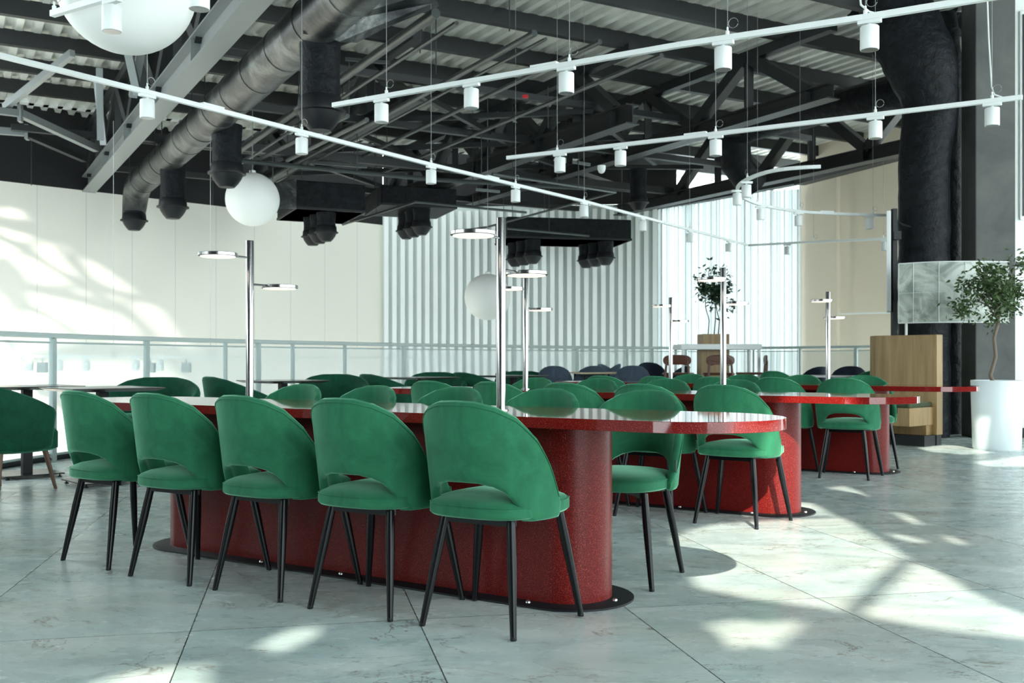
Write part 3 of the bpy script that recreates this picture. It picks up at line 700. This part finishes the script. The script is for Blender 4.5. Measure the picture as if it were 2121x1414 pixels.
sq = lambda a0, a1, b0, b1, z0, z1: MB().loops([[bp(a0, b0, z), bp(a0, b1, z), bp(a1, b1, z), bp(a1, b0, z)] for z in (z0, z1)])
part(sq(.06, .95, .03, .16, .12, .24), 'support', 'oak', be)
part(sq(.04, 1.0, .03, .58, .235, .435), 'seat_box', 'oak', be, bev=.003)
part(sq(.05, 1.0, .04, .56, .435, .49), 'cushion', 'olive', be, bev=.018)
# round planter with olive tree
pc = Vector((5.25, 10.98, 0))
pl = thing('round_planter', 'tall round white planter right of the oak bench', 'planter', pc)
part(MB().lathe([(.235, 0), (.242, .02), (.262, .74), (.258, .745), (.235, .745), (.232, .66)], 48, pc), 'pot', 'planter', pl, True)
part(MB().lathe([(.001, .69), (.228, .69), (.228, .66), (.001, .66)], 24, pc), 'soil', 'soil', pl)
ot = thing('olive_tree', 'bushy olive tree growing in the round white planter', 'tree', pc+Vector((0, 0, .68)))
tk = [(5.22, 10.98, .69), (5.18, 10.98, .80), (5.24, 10.98, 1.0), (5.22, 10.98, 1.2), (5.27, 10.98, 1.38), (5.25, 10.98, 1.5)]
trk = part(MB().tube(tk, [.024, .020, .018, .017, .018, .014], 10), 'trunk', 'bark', ot, True)
rnd = random.Random(3)
for i in range(12):
    e = Vector((5.26+rnd.uniform(-.28, .28), 10.98+rnd.uniform(-.25, .25), rnd.uniform(1.5, 2.0))); s0 = Vector(tk[4 if i % 2 else 5])
    part(MB().tube([s0, (s0+e)/2+Vector((0, 0, .03)), e], [.010, .007, .003], 6), 'branch', 'bark', trk, True)
foliage((5.27, 10.98, 1.72), (.40, .34, .37), 2600, .060, 'leaf', ot, 9)
# perforated curved sign on posts
sg = thing('perforated_screen', 'curved grey-white perforated metal screen in front of the black ducts', 'screen', (4.7, 11.9, 0))
Pn = [at(1861, 0, 12.0), at(1910, 0, 11.80), at(1965, 0, 11.70), at(2020, 0, 11.68), at(2090, 0, 11.75)]
Ps = smooth_poly([(p.x, p.y) for p in Pn], 2)
mb = MB(); n = len(Ps); zb, zt = 1.40, 2.10
mb.add([(p.x, p.y+o_, z) for z, o_ in ((zb, 0), (zt, 0), (zt, .02), (zb, .02)) for p in Ps], [(i+k*n, i+1+k*n, i+1+((k+1) % 4)*n, i+((k+1) % 4)*n) for k in range(4) for i in range(n-1)])
part(mb, 'panel', 'perf', sg)
for z in (zb, zt, (zb+zt)/2): part(MB().tube([(p.x, p.y-.005, z) for p in Ps], .007 if z != (zb+zt)/2 else .0025, 6), 'frame', 'white', sg, True)
for i in (0, 4, 8, 12):
    if i < n: part(MB().tube([(Ps[i].x, Ps[i].y-.006, zb), (Ps[i].x, Ps[i].y-.006, zt)], .004, 6), 'frame', 'white', sg, True)
q = at(1877, 0, 12.05); part(MB().tube([(q.x, q.y, 0), (q.x, q.y, 1.42)], .016, 8), 'post', 'white', sg, True)
# tall frame with a thin screen beside it
fs = thing('display_stand', 'black floor stand carrying a thin white-edged display seen edge-on', 'display', (at(1851, 0, 12.6).x, 12.6, 0))
q = at(1852, 0, 12.6)
part(MB().box((q.x, 12.6, 1.42), (.055, .08, 2.84)), 'post', 'blackm', fs); part(MB().box((q.x+.06, 12.68, .02), (.3, .5, .04)), 'foot', 'blackm', fs)
q2 = at(1840, 0, 12.4); part(MB().box((q2.x+.06, 12.55, 2.17), (.45, .05, 1.22), (.371, 1, 0)), 'screen', 'white', fs, bev=.006)
for z in (1.75, 2.5): part(MB().box((q.x-.005, 12.52, z), (.09, .10, .10)), 'bracket', 'blackm', fs)
part(MB().tube([(q.x, 12.6, 2.7), (q.x+.12, 12.6, 2.64), (q.x+.3, 12.62, 2.6), (q.x+.5, 12.7, 2.6)], .012, 8), 'cable', 'blackm', fs, True)
# insulated ducts
def bumpy(path, r, n=20, step=.12, amp=.03, seed=1):
    rd = random.Random(seed); P = [Vector(p) for p in path]; out = []; rs = []; rr = r if isinstance(r, list) else [r]*len(P)
    for i, (p, q) in enumerate(zip(P, P[1:])):
        m_ = max(1, int((q-p).length/step))
        for j in range(m_): out.append(p+(q-p)*j/m_); rs.append((rr[i]+(rr[i+1]-rr[i])*j/m_)*(1+rd.uniform(-amp, amp)))
    out.append(P[-1]); rs.append(rr[-1])
    for _ in range(2): out = [out[0]]+[(out[i-1]+out[i]*2+out[i+1])/4 for i in range(1, len(out)-1)]+[out[-1]]
    return MB().tube(out, rs, n)
def dthing(mb, name, m, label, cat='duct', group=None, **k): return tag(mb.build(name, m, None, True, **k), label, cat, group)
dthing(bumpy([(5.20, 12.8, 0), (5.20, 12.8, 3.5), at(1930, 215, 12.8), at(1905, 120, 12.8), at(1868, 55, 12.9), at(1835, -60, 13)], [.31, .31, .34, .44, .44, .44]), 'insulated_duct', 'blk', 'thick black insulated duct rising beside the concrete column and bending left')
dthing(bumpy([(5.72, 13.35, 0), (5.72, 13.35, 4.8), (5.66, 13.4, 5.5)], .20, seed=2), 'insulated_duct', 'blk', 'narrower black insulated duct between the thick duct and the concrete column')
dthing(bumpy([at(2000, 30, 13.9), at(1930, -15, 13.7), at(1860, 0, 13.5), at(1780, -20, 13.4)], .36, seed=3), 'insulated_duct', 'blk', 'black insulated duct running across the top above the thick bend')
dthing(bumpy([at(1895, 190, 13.9), at(1700, 225, 15.3), at(1560, 262, 16.6), at(1500, 290, 17.2)], [.24, .24, .22, .2], seed=4), 'insulated_duct', 'blk', 'dark horizontal duct running left behind the lower track')

# ============================================================ ceiling steelwork
def ibeam(mb, p, q, h, w, t_=.02):
    mb.bar(p+Vector((0, 0, h/2)), q+Vector((0, 0, h/2)), w, t_); mb.bar(p-Vector((0, 0, h/2)), q-Vector((0, 0, h/2)), w, t_); mb.bar(p, q, t_, h); return mb
def truss(c, a0, a1, z0, m, label, chord=.30, step=2.3, zt=5.35, w=.16):
    r = thing('roof_truss', label, 'truss', R_(a0, c, z0), 0, 'roof trusses')
    part(ibeam(MB(), R_(a0, c, z0+chord/2), R_(a1, c, z0+chord/2), chord, .24), 'bottom_chord', m, r)
    part(MB().bar(R_(a0, c, zt), R_(a1, c, zt), .14, .14), 'top_chord', 'steel', r)
    k = 0; a = a0+.4
    while a+step < a1:
        part(MB().bar(R_(a, c, z0+chord), R_(a+step/2, c, zt), w, w), 'diagonal', 'steel', r)
        part(MB().bar(R_(a+step, c, z0+chord), R_(a+step/2, c, zt), w, w), 'diagonal', 'steel', r)
        part(MB().bar(R_(a+step/2, c, z0+chord), R_(a+step/2, c, zt), w*.7, w*.7), 'vertical', 'steel', r)
        part(MB().box(R_(a, c, z0+chord*.5), (.014, .22, chord-.03), E1), 'stiffener', m, r)
        a += step; k += 1
    return r
truss(2.48, 8.6, 21.0, 4.18, 'lit_steel', 'daylit steel roof truss with an open I-beam chord, upper left', .28)
truss(5.6, 12.5, 22.2, 4.45, 'steel', 'dark steel roof truss left of the photo centre', .16, 2.6)
truss(8.5, 11.6, 22.0, 4.30, 'steel', 'dark steel roof truss whose square chord end shows at upper right', .26, 2.1)
truss(10.2, 9.5, 20.0, 4.40, 'steel', 'dark steel roof truss behind the upper right track', .18, 2.4)
truss(13.0, 8.6, 18.3, 4.15, 'steel', 'dark steel roof truss against the beige wall', .2, 2.4)
# bracing across the trusses
BR = [(12.6, 2.5, 13, 4.75, .09), (14.3, 2.5, 13.5, 4.55, .10), (16.4, 2.5, 13.5, 4.40, .13), (18.2, 1.0, 13.5, 4.72, .10), (19.9, 2.5, 13.0, 4.5, .11)]
for i, (a, c0, c1, z, w_) in enumerate(BR):
    o = MB().bar(R_(a, c0, z), R_(a, c1, z), w_, w_); tag(o.build('cross_brace', 'steel'), 'dark steel brace crossing under the roof, %s from the front' % ['first', 'second', 'third', 'fourth', 'fifth'][i], 'beam', 'cross braces')
for i, (a, c0, c1) in enumerate(((12.6, 5.6, 8.5), (15.2, 5.6, 8.5), (17.8, 5.6, 8.5), (12.6, 8.5, 11.5), (15.2, 8.5, 12.8))):
    r = thing('diagonal_brace', 'pair of crossed dark steel braces under the roof deck, %s' % ['front centre', 'middle centre', 'rear centre', 'front right', 'rear right'][i], 'brace', R_(a, c0, 4.5), 0, 'crossed roof braces')
    part(MB().bar(R_(a, c0, 4.6), R_(a+2.4, c1, 4.6), .08, .08), 'bar', 'steel', r); part(MB().bar(R_(a+2.4, c0, 4.68), R_(a, c1, 4.68), .08, .08), 'bar', 'steel', r)
# left braces with bolted plates
lb = thing('steel_bracket_frame', 'daylit bolted steel struts at the left edge meeting the I-beam', 'bracket', at(40, 250, 15))
j1, j2, j3 = at(42, 235, 15.5), at(200, 308, 17.2), at(-40, 225, 15.0)
part(MB().bar(j3, j1, .10, .10), 'strut', 'lit_steel', lb); part(MB().bar(j1, j2, .11, .11), 'strut', 'lit_steel', lb)
part(MB().bar(at(10, 222, 15.4), at(150, 110, 14.2), .08, .10), 'strut', 'lit_steel', lb); part(MB().box(j1, (.05, .14, .26), (1, .2, 0)), 'end_plate', 'lit_steel', lb)
part(MB().bar(at(-40, 268, 16.2), at(55, 275, 16.6), .10, .11), 'strut', 'lit_steel', lb); part(MB().bar(at(55, 278, 16.6), at(175, 330, 18.2), .10, .10), 'strut', 'steel', lb)
part(MB().box(at(56, 274, 16.6), (.05, .14, .24), (1, .2, 0)), 'end_plate', 'lit_steel', lb)
for i, (x0, y0, x1, y1, Y) in enumerate(((215, 300, 190, 60, 16.6), (240, 330, 225, 40, 17.2), (285, 195, 255, 60, 13.2), (275, 200, 300, 60, 13.4), (208, 290, 205, 90, 16.2))):
    e_ = at(x1, y1, Y-.6); s_ = at(x0, y0, Y); e_ = s_+(e_-s_)*min(1, (5.5-s_.z)/(e_.z-s_.z))
    tag(MB().bar(s_, e_, .10, .06).build('steel_strut', 'lit_steel'), 'upright daylit strut above the I-beam at upper left, %s' % ['far left', 'longest', 'below the globe, left leaning', 'below the globe, right leaning', 'thin far one'][i], 'strut', 'upright struts above the I-beam')
# conduits
PIPES = [(4.13, 8.8, 17.5, 4.28, .05, 'thick double conduit left of centre at the top'), (4.35, 8.8, 17.5, 4.22, .022, 'thin conduit beside the thick one, upper centre'), (5.29, 8.9, 18.5, 4.30, .035, 'long galvanised conduit crossing behind the upper track'),
         (5.42, 8.9, 18.5, 4.26, .018, 'thin conduit beside the long galvanised one'), (6.3, 9.2, 17, 4.45, .03, 'galvanised conduit right of centre'), (7.3, 9.4, 18, 4.5, .03, 'galvanised conduit before the square-ended truss')]
for c, a0, a1, z, r_, l in PIPES: tag(MB().tube([R_(a0, c, z), R_(a1, c, z)], r_, 10).build('conduit', 'pipe', None, True), l, 'pipe', 'ceiling conduits')
def polyp(px, z, r_, l):
    P = [onz(x, y, z) for x, y in px]; mb = MB().tube(P, r_, 8)
    for p_, q_ in zip(P, P[1:]):
        m_ = (p_+q_)/2; mb.tube([m_, Vector((m_.x, m_.y, 5.5))], .006, 5)
    tag(mb.build('conduit', 'pipe', None, True), l, 'pipe', 'ceiling conduits')
polyp([(500, 333), (900, 372), (1215, 390)], 3.9, .035, 'long galvanised pipe crossing above the black plenum boxes')
polyp([(1020, 360), (1275, 398), (1010, 470), (975, 475)], 3.75, .022, 'bent conduit right of the tall lamp pole')
polyp([(710, 465), (860, 418), (1090, 440)], 3.6, .022, 'bent conduit below the middle plenum box')
polyp([(1050, 473), (1220, 488)], 3.45, .022, 'short conduit below the right plenum box')
polyp([(535, 330), (720, 240)], 3.95, .03, 'galvanised pipe rising right of the large duct')
polyp([(595, 332), (760, 248)], 3.85, .03, 'second galvanised pipe right of the large duct')
for i, (x0, y0, x1, y1, Y) in enumerate(((715, 122, 808, 130, 13), (605, 30, 690, 52, 10.4), (1172, 276, 1212, 262, 16), (640, 336, 760, 345, 15), (985, 392, 1035, 397, 16), (1185, 335, 1222, 341, 15))):
    tag(MB().bar(at(x0, y0, Y), at(x1, y1, Y+.1), .04, .04).build('strut_channel', 'pipe'), 'short slotted channel hung below the roof, %s' % ['above the large duct bend', 'against the duct at top', 'between the two right tracks', 'above the first plenum box', 'above the middle plenum box', 'left of the ceiling camera'][i], 'channel', 'strut channels')
RODS = [(723, 128, 235, 13), (903, 20, 152, 12), (1055, 0, 65, 11), (335, 215, 330, 16), (424, 115, 230, 12.5), (740, 255, 352, 15), (997, 276, 360, 15), (1198, 315, 390, 15), (1135, 180, 265, 14), (65, 270, 384, 18.4), (441, 330, 425, 18), (870, 50, 110, 12.5), (520, 333, 358, 15.2), (565, 318, 372, 15.2), (268, 300, 385, 17.6), (320, 230, 320, 15.5), (398, 130, 240, 13.5), (1208, 230, 330, 15)]
for i, (x, y0, y1, Y) in enumerate(sorted(RODS)):
    tag(MB().tube([at(x, y0, Y), at(x, y1, Y)], .008, 5).build('hanger_rod', 'pipe'), 'thin steel hanger rod dropping from the roof, %s from the left' % ('first second third fourth fifth sixth seventh eighth ninth tenth eleventh twelfth thirteenth fourteenth fifteenth sixteenth seventeenth eighteenth'.split()[i]), 'rod', 'hanger rods')
tag(MB().lathe([(.06, .05), (.06, 0), (.055, -.02), (.04, -.05), (.015, -.065)], 16, at(1246, 350, 15)).build('dome_camera', 'white', None, True), 'small white dome camera right of centre under the roof', 'camera')
tag(MB().box(at(1088, 200, 14), (.08, .05, .04)).build('alarm_light', 'dot'), 'tiny red alarm light among the roof beams', 'light')

# large duct with drops
a_ = Vector((-6.96, 18.7, 0)); b_ = Vector((-1.55, 9.0, 0)); dd = (b_-a_).normalized()
dr = thing('air_duct', 'large weathered metal air duct with downward nozzles, upper left', 'duct', (-4, 14, 3.9))
ZD = 4.14; pts = [a_+Vector((-.03, .03, 3.62)), a_+Vector((0, 0, 3.80)), a_+dd*.12+Vector((0, 0, 3.98)), a_+dd*.35+Vector((0, 0, ZD-.04)), a_+dd*.6+Vector((0, 0, ZD))]
L_ = (b_-a_).length; k = 1.0
while k < L_+1.0: pts.append(a_+dd*k+Vector((0, 0, ZD))); k += .5
part(MB().tube(pts, [.20, .215, .225]+[.235]*(len(pts)-3), 28), 'duct_run', 'duct', dr, True)
k = 1.0
while k < L_+.6:
    p = a_+dd*k+Vector((0, 0, ZD)); part(MB().tube([p-dd*.015, p+dd*.015], .242, 28), 'duct_seam', 'duct', dr, True); k += .95
def nozzle_mb(p, top, s=1.0):      # p is the bottom centre of the nozzle
    h = top-p.z
    return (MB().lathe([(.19*s, .30*s), (.185*s, h*.7), (.20*s, h)], 24, p), MB().lathe([(.085*s, 0), (.10*s, .0), (.145*s, .05*s), (.185*s, .11*s), (.208*s, .165*s), (.245*s, .170*s), (.245*s, .19*s), (.215*s, .195*s), (.205*s, .30*s), (.19*s, .315*s)], 28, p))
for px, py, Y in ((278, 477, 18.7), (358, 453, 15.9), (470, 388, 13.3), (663, 271, 9.6)):
    p = at(px, py, Y); p.z = max(3.05, p.z); c1, c2 = nozzle_mb(p, ZD-.1 if Y < 18 else 3.7)
    part(c1, 'drop_pipe', 'blk', dr, True); part(c2, 'nozzle', 'blackm', dr, True)
# near insulated box of the large duct
nb = thing('duct_plenum', 'wide dark insulated duct box at the top, right of the large duct', 'duct', at(760, 10, 9.6))
part(MB().loops([[at(x, y, Y) for x, y, Y in q] for q in ([(640, -40, 9.0), (640, 60, 9.2), (700, 88, 9.4), (740, 90, 9.6), (735, -60, 9.2)], [(930, -120, 9.6), (905, -20, 9.8), (900, 5, 10), (890, 10, 10), (900, -130, 9.8)])]), 'box', 'duct', nb, bev=.02)
part(MB().bar(at(700, 92, 9.7), at(905, 8, 10.2), .05, .05), 'rim', 'steel', nb)
part(MB().loops([[at(x, y, Y) for x, y, Y in q] for q in ([(628, -60, 9.25), (628, 70, 9.3), (660, 75, 9.3), (700, 60, 9.3), (700, -60, 9.3)], [(628, -60, 9.65), (628, 70, 9.7), (660, 75, 9.7), (700, 60, 9.7), (700, -60, 9.7)])]), 'collar', 'duct', nb)
# plenum boxes with nozzle clusters
def plenum(px0, px1, pt_, pb_, Y, dep, label, clusters):
    p, q = at(px0, pb_, Y), at(px1, pb_, Y+.5); zt = at(px0, pt_, Y).z; r = thing('duct_plenum', label, 'duct', p)
    d = (q-p).normalized(); d.z = 0; nn = Vector((-d.y, d.x, 0)); p.z = q.z = min(p.z, q.z)
    L = (q-p).length; c = (p+q)/2+nn*dep/2; c.z = (p.z+zt)/2
    part(MB().box(c, (L, dep, zt-p.z), d, nn), 'box', 'blk', r, bev=.02)
    part(MB().box(Vector((c.x, c.y, p.z+.02)), (L+.02, dep+.02, .04), d, nn), 'bottom_lip', 'blackm', r)
    for q_ in (p+d*.15+nn*.2, q-d*.15+nn*.2, p+d*.15+nn*(dep-.2)):
        part(MB().tube([Vector((q_.x, q_.y, zt-.01)), Vector((q_.x, q_.y, 5.55))], .008, 5), 'hanger_rod', 'pipe', r)
    for ox, dist in clusters:
        for k in range(3):
            b = p+d*ox+nn*.28+E1*.37*k; b.z = p.z-.50; c1, c2 = nozzle_mb(b, p.z+.01, .86)
            part(c1, 'drop_pipe', 'blk', r, True); part(c2, 'nozzle', 'blackm', r, True)
plenum(612, 757, 372, 432, 17.3, 1.6, 'black duct box with three round nozzles, left of centre', [(.60, 0)])
plenum(790, 946, 382, 424, 19.0, 1.5, 'black duct box with three round nozzles behind the first lamp row, centre', [(.85, 0)])
plenum(1050, 1308, 448, 492, 20.8, 1.4, 'black duct box with two nozzle clusters, right of centre', [(.60, 0), (2.18, 0)])
tag(bumpy([at(570, 378, 16.6), at(572, 425, 16.6)], .02).build('duct_hook', 'blackm'), 'small black hanger at the left end of the first duct box', 'hanger')
tag(MB().loops([[at(x, y, Y) for x, y, Y in q] for q in ([(571, 378, 16.9), (571, 432, 16.9), (574, 425, 18.2), (574, 382, 18.2)], [(614, 370, 17.25), (614, 433, 17.25), (625, 430, 18.8), (625, 375, 18.8)])]).build('duct_end_cap', 'duct', None, bev=.01), 'tapered weathered end cap of the first black duct box', 'duct')
p = at(1322, 436, 18.5); r = thing('ceiling_nozzle', 'single dark round duct nozzle right of the tracks crossing', 'duct', p)
c1, c2 = nozzle_mb(p, p.z+.75, .8); part(c1, 'drop_pipe', 'blk', r, True); part(c2, 'nozzle', 'blackm', r, True)
tag(MB().tube([at(1520, 250, 17), at(1525, 340, 17), at(1560, 385, 17.2)], .26, 16).build('insulated_duct', 'blk', None, True), 'dark duct drop ending above the bright curtain', 'duct')

# ============================================================ globes
for px, py, rp, Y, l in ((262, -31, 140, 6.0, 'large white globe lamp cut by the top edge, upper left'), (523, 413, 55, 15.3, 'white globe lamp hanging before the cream wall'), (1010, 615, 48, 17.5, 'white globe lamp behind the right lamp pole of the front table')):
    c = at(px, py, Y); R0 = rp*Y/F
    g = thing('globe_lamp', l, 'lamp', c, 0, 'white globe lamps')
    prof = [(R0*sin(pi*i/28), -R0*cos(pi*i/28)) for i in range(29)]
    part(MB().lathe(prof, 44, c), 'globe', 'globe', g, True)
    part(MB().lathe([(.05, R0-.01), (.05, R0+.03), (.01, R0+.05)], 12, c), 'cap', 'white', g, True)
    part(MB().tube([c+Vector((0, 0, R0+.03)), Vector((c.x, c.y, 5.5))], .006, 5), 'suspension_wire', 'wire', g)

# ============================================================ track lights
def make_spot():
    r = thing('spotlight', 'x', 'spotlight')
    MB().box((0, 0, -.028), (.13, .034, .022)).build('adapter', 'white', r, bev=.003)
    MB().tube([(0, 0, -.035), (0, 0, -.062)], .010, 8).build('joint', 'white', r, True)
    bdy = MB().lathe([(.050, 0), (.052, .004), (.052, .128), (.049, .132), (.001, .133)], 28, (0, 0, -.188)).build('housing', 'white', r, True)
    MB().lathe([(.046, -.0015), (.046, .0), (.001, .0005)], 24, (0, 0, -.188)).build('lens', 'lens', bdy, True)
    return r
sp = make_spot(); sfirst = True
def track(name, P, label, spots, wires, zlab, z=2.9, conn=()):
    global sfirst
    P = [Vector(p) for p in P]; r = thing('light_track', label, 'light track', P[0])
    mb = MB()
    for p, q in zip(P, P[1:]): mb.bar(p, q, .034, .034)
    part(mb, 'profile', 'white', r, bev=.002)
    def near(px):      # point on the track seen at column px
        best = None
        for p, q in zip(P, P[1:]):
            for i in range(121):
                s_ = p+(q-p)*(i/120); d = abs(1060.5+F*s_.x/s_.y-px)
                if best is None or d < best[0]: best = (d, s_, (q-p).normalized())
        return best[1], best[2]
    for px in wires:
        s_, d = near(px)
        w_ = part(MB().tube([s_+Vector((0, 0, .02)), Vector((s_.x, s_.y, 5.35))], .0022, 5), 'suspension_wire', 'wire', r)
        part(MB().lathe([(.012, .016), (.012, .04), (.006, .045), (.006, .065)], 10, s_), 'gripper', 'white', w_)
        part(MB().tube([s_+d*(.035+.03*cos(i*.5))+Vector((0, 0, .085+.03*sin(i*.5))) for i in range(13)], .002, 5), 'wire_coil', 'wire', w_)
    for px in conn:
        s_, d = near(px); part(MB().bar(s_-d*.10+Vector((0, 0, .022)), s_+d*.10+Vector((0, 0, .022)), .045, .016), 'connector', 'white', r)
    for px, l in spots:
        s_, d = near(px); o = sp if sfirst else copy_tree(sp); sfirst = False
        o.location = s_; o.rotation_euler = (0, 0, math.atan2(d.y, d.x)); o['label'] = l; o['group'] = 'white track spotlights'
    return r
Z = 2.9
OR = ['first', 'second', 'third', 'fourth', 'fifth', 'sixth', 'seventh', 'eighth']
def spl(pxs, where): return [(p, 'white cylinder spotlight, %s from the left on the %s' % (OR[i], where)) for i, p in enumerate(pxs)]
track('A', [onz(-60, 100, Z), onz(305, 191, Z), onz(625, 273, Z), onz(893, 341, Z), onz(1210, 417, Z), onz(1430, 476, Z), onz(1547, 507, Z)], 'long white light track running from the left edge down to the right', spl([305, 625, 893, 1068, 1210, 1330, 1429, 1509], 'long track from the left edge'),
      (305, 625, 893, 1068, 1210, 1429), 'A', conn=(440, 1020))
track('A2', [onz(1550, 508, Z), onz(1660, 502, Z), onz(1842, 494, Z)], 'white light track turning right before the beige wall, below the curved one', [(1631, 'white cylinder spotlight on the short track left of the display stand, left one'), (1832, 'white cylinder spotlight on the short track touching the display stand')], (1685, 1830), 'A2')
track('B', [onz(690, 218, Z), onz(1409, 93, Z), onz(1787, 37, Z), onz(2150, -22, Z)], 'white light track crossing the upper right of the ceiling', spl([792, 975, 1172, 1498, 1800], 'upper right track'), (801, 1178, 1508, 1792), 'B', conn=(1130,))
track('C', [onz(1050, 327, Z), onz(1400, 287, Z), onz(2118, 201, Z)], 'white light track below the upper one on the right', spl([1159, 1284, 1484, 1813, 2056], 'lower right track'), (1155, 1480, 1812, 2052), 'C', conn=(1440,))
track('E', [onz(108, 29, Z), onz(240, -10, Z), onz(560, -100, Z)], 'short white light track beside the large globe, upper left', [(232, 'white cylinder spotlight in front of the large globe'), (412, 'white cylinder spotlight cut by the top edge right of the large globe')], (112, 303), 'E')
cv = [(1700, 345), (1655, 347), (1605, 352), (1565, 363), (1535, 378), (1525, 392), (1532, 406), (1560, 420), (1600, 430), (1660, 439), (1740, 443), (1900, 448)]
cvw = [onz(x, y, Z) for x, y in cv]
cP = smooth_poly([(p.x, p.y) for p in cvw], 2); cP = [Vector((p.x, p.y, Z)) for p in cP]
track('D', cP, 'curved white light track before the bright curtain', [], (1548, 1569, 1657, 1808), 'D', conn=(1712,))
for px, py, l in ((1547, 372, 'white cylinder spotlight on the far limb of the curved track'), (1524, 390, 'white cylinder spotlight at the bend of the curved track'), (1569, 424, 'white cylinder spotlight just right of the bend of the curved track'), (1656, 439, 'white cylinder spotlight on the curved track at the curtain edge'), (1807, 446, 'white cylinder spotlight on the curved track nearest the display stand')):
    best = min(cP, key=lambda p: abs(1060.5+F*p.x/p.y-px)+abs(HY-(p.z-HC)*F/p.y-py)*2); o = copy_tree(sp, best, 0, l)
# track beyond the railing, at eye height
Z = .985
tk_ = thing('light_track', 'thin light track seen through the railing panels on the left', 'light track', (-7, 13, .98))
q0, q1 = Vector((-7.2, 13.0, 1.02)), Vector((-3.9, 13.6, 1.0)); q1.z = 1.0
part(MB().bar(q0, q1, .03, .03), 'profile', 'white', tk_); part(MB().tube([q1, Vector((-2.9, 15.6, 1.0)), Vector((-.8, 17.4, 1.0))], .008, 6), 'profile', 'white', tk_)
for px in (235, 436):
    Y_ = 13.3; q = at(px, 733, Y_); part(MB().tube([q+Vector((.04*cos(i*.45), 0, .04*sin(i*.45))) for i in range(15)], .004, 5), 'wire_coil', 'wire', tk_)
    part(MB().tube([Vector((q.x, Y_, 1.0)), Vector((q.x, Y_, 4.1))], .003, 4), 'suspension_wire', 'wire', tk_)
for i, px in enumerate((60, 122, 178, 281, 331)):
    Y_ = 14.309/(1-.1818*(px-1060.5)/F); copy_tree(sp, ((px-1060.5)/F*Y_, Y_, 1.015), .2, 'white cylinder spotlight beyond the railing, %s from the left' % OR[i])
for i, (px, Y_) in enumerate(((88, 13.198), (312, 13.44), (386, 13.52))):
    c_ = at(px, 761, Y_); tag(MB().box(c_, (.11, .09, .13)).tube([c_, Vector((c_.x, c_.y, 1.02))], .01, 6).build('hanging_speaker', 'brace', bev=.004), 'grey box speaker beyond the railing, %s' % ['left of the first wide post', 'beside the second wide post', 'right of the second wide post'][i], 'speaker', 'grey box speakers beyond the railing')
# surface grille at the right edge
q = at(2120, 165, 12.5)
gv = thing('wall_grille', 'tall dark ventilation grille cut by the right edge', 'grille', (q.x+.25, 12.58, 3.3))
part(MB().box((q.x+.25, 12.6, 4.0), (.5, .03, 2.6)), 'frame', 'white', gv, bev=.02)
part(MB().box((q.x+.25, 12.58, 4.0), (.44, .02, 2.5)), 'louvres', 'steel', gv)
for px in (2046,):      # white cable from the top to the lower track
    Yk = 7.6; tag(MB().tube([at(2043, -60, Yk), at(2048, 80, Yk), at(2054, 180, Yk), at(2060, 196, Yk-.02), at(2075, 201, Yk-.05)], .006, 6).build('power_cable', 'white', None, True), 'white power cable dropping to the lower right track', 'cable')
    tag(MB().tube([onz(1778, -40, 3.0), onz(1783, 10, 2.98), onz(1800, 24, 2.95), onz(1822, 30, 2.93)], .006, 6).build('power_cable', 'white', None, True), 'white power cable looping onto the upper right track', 'cable')
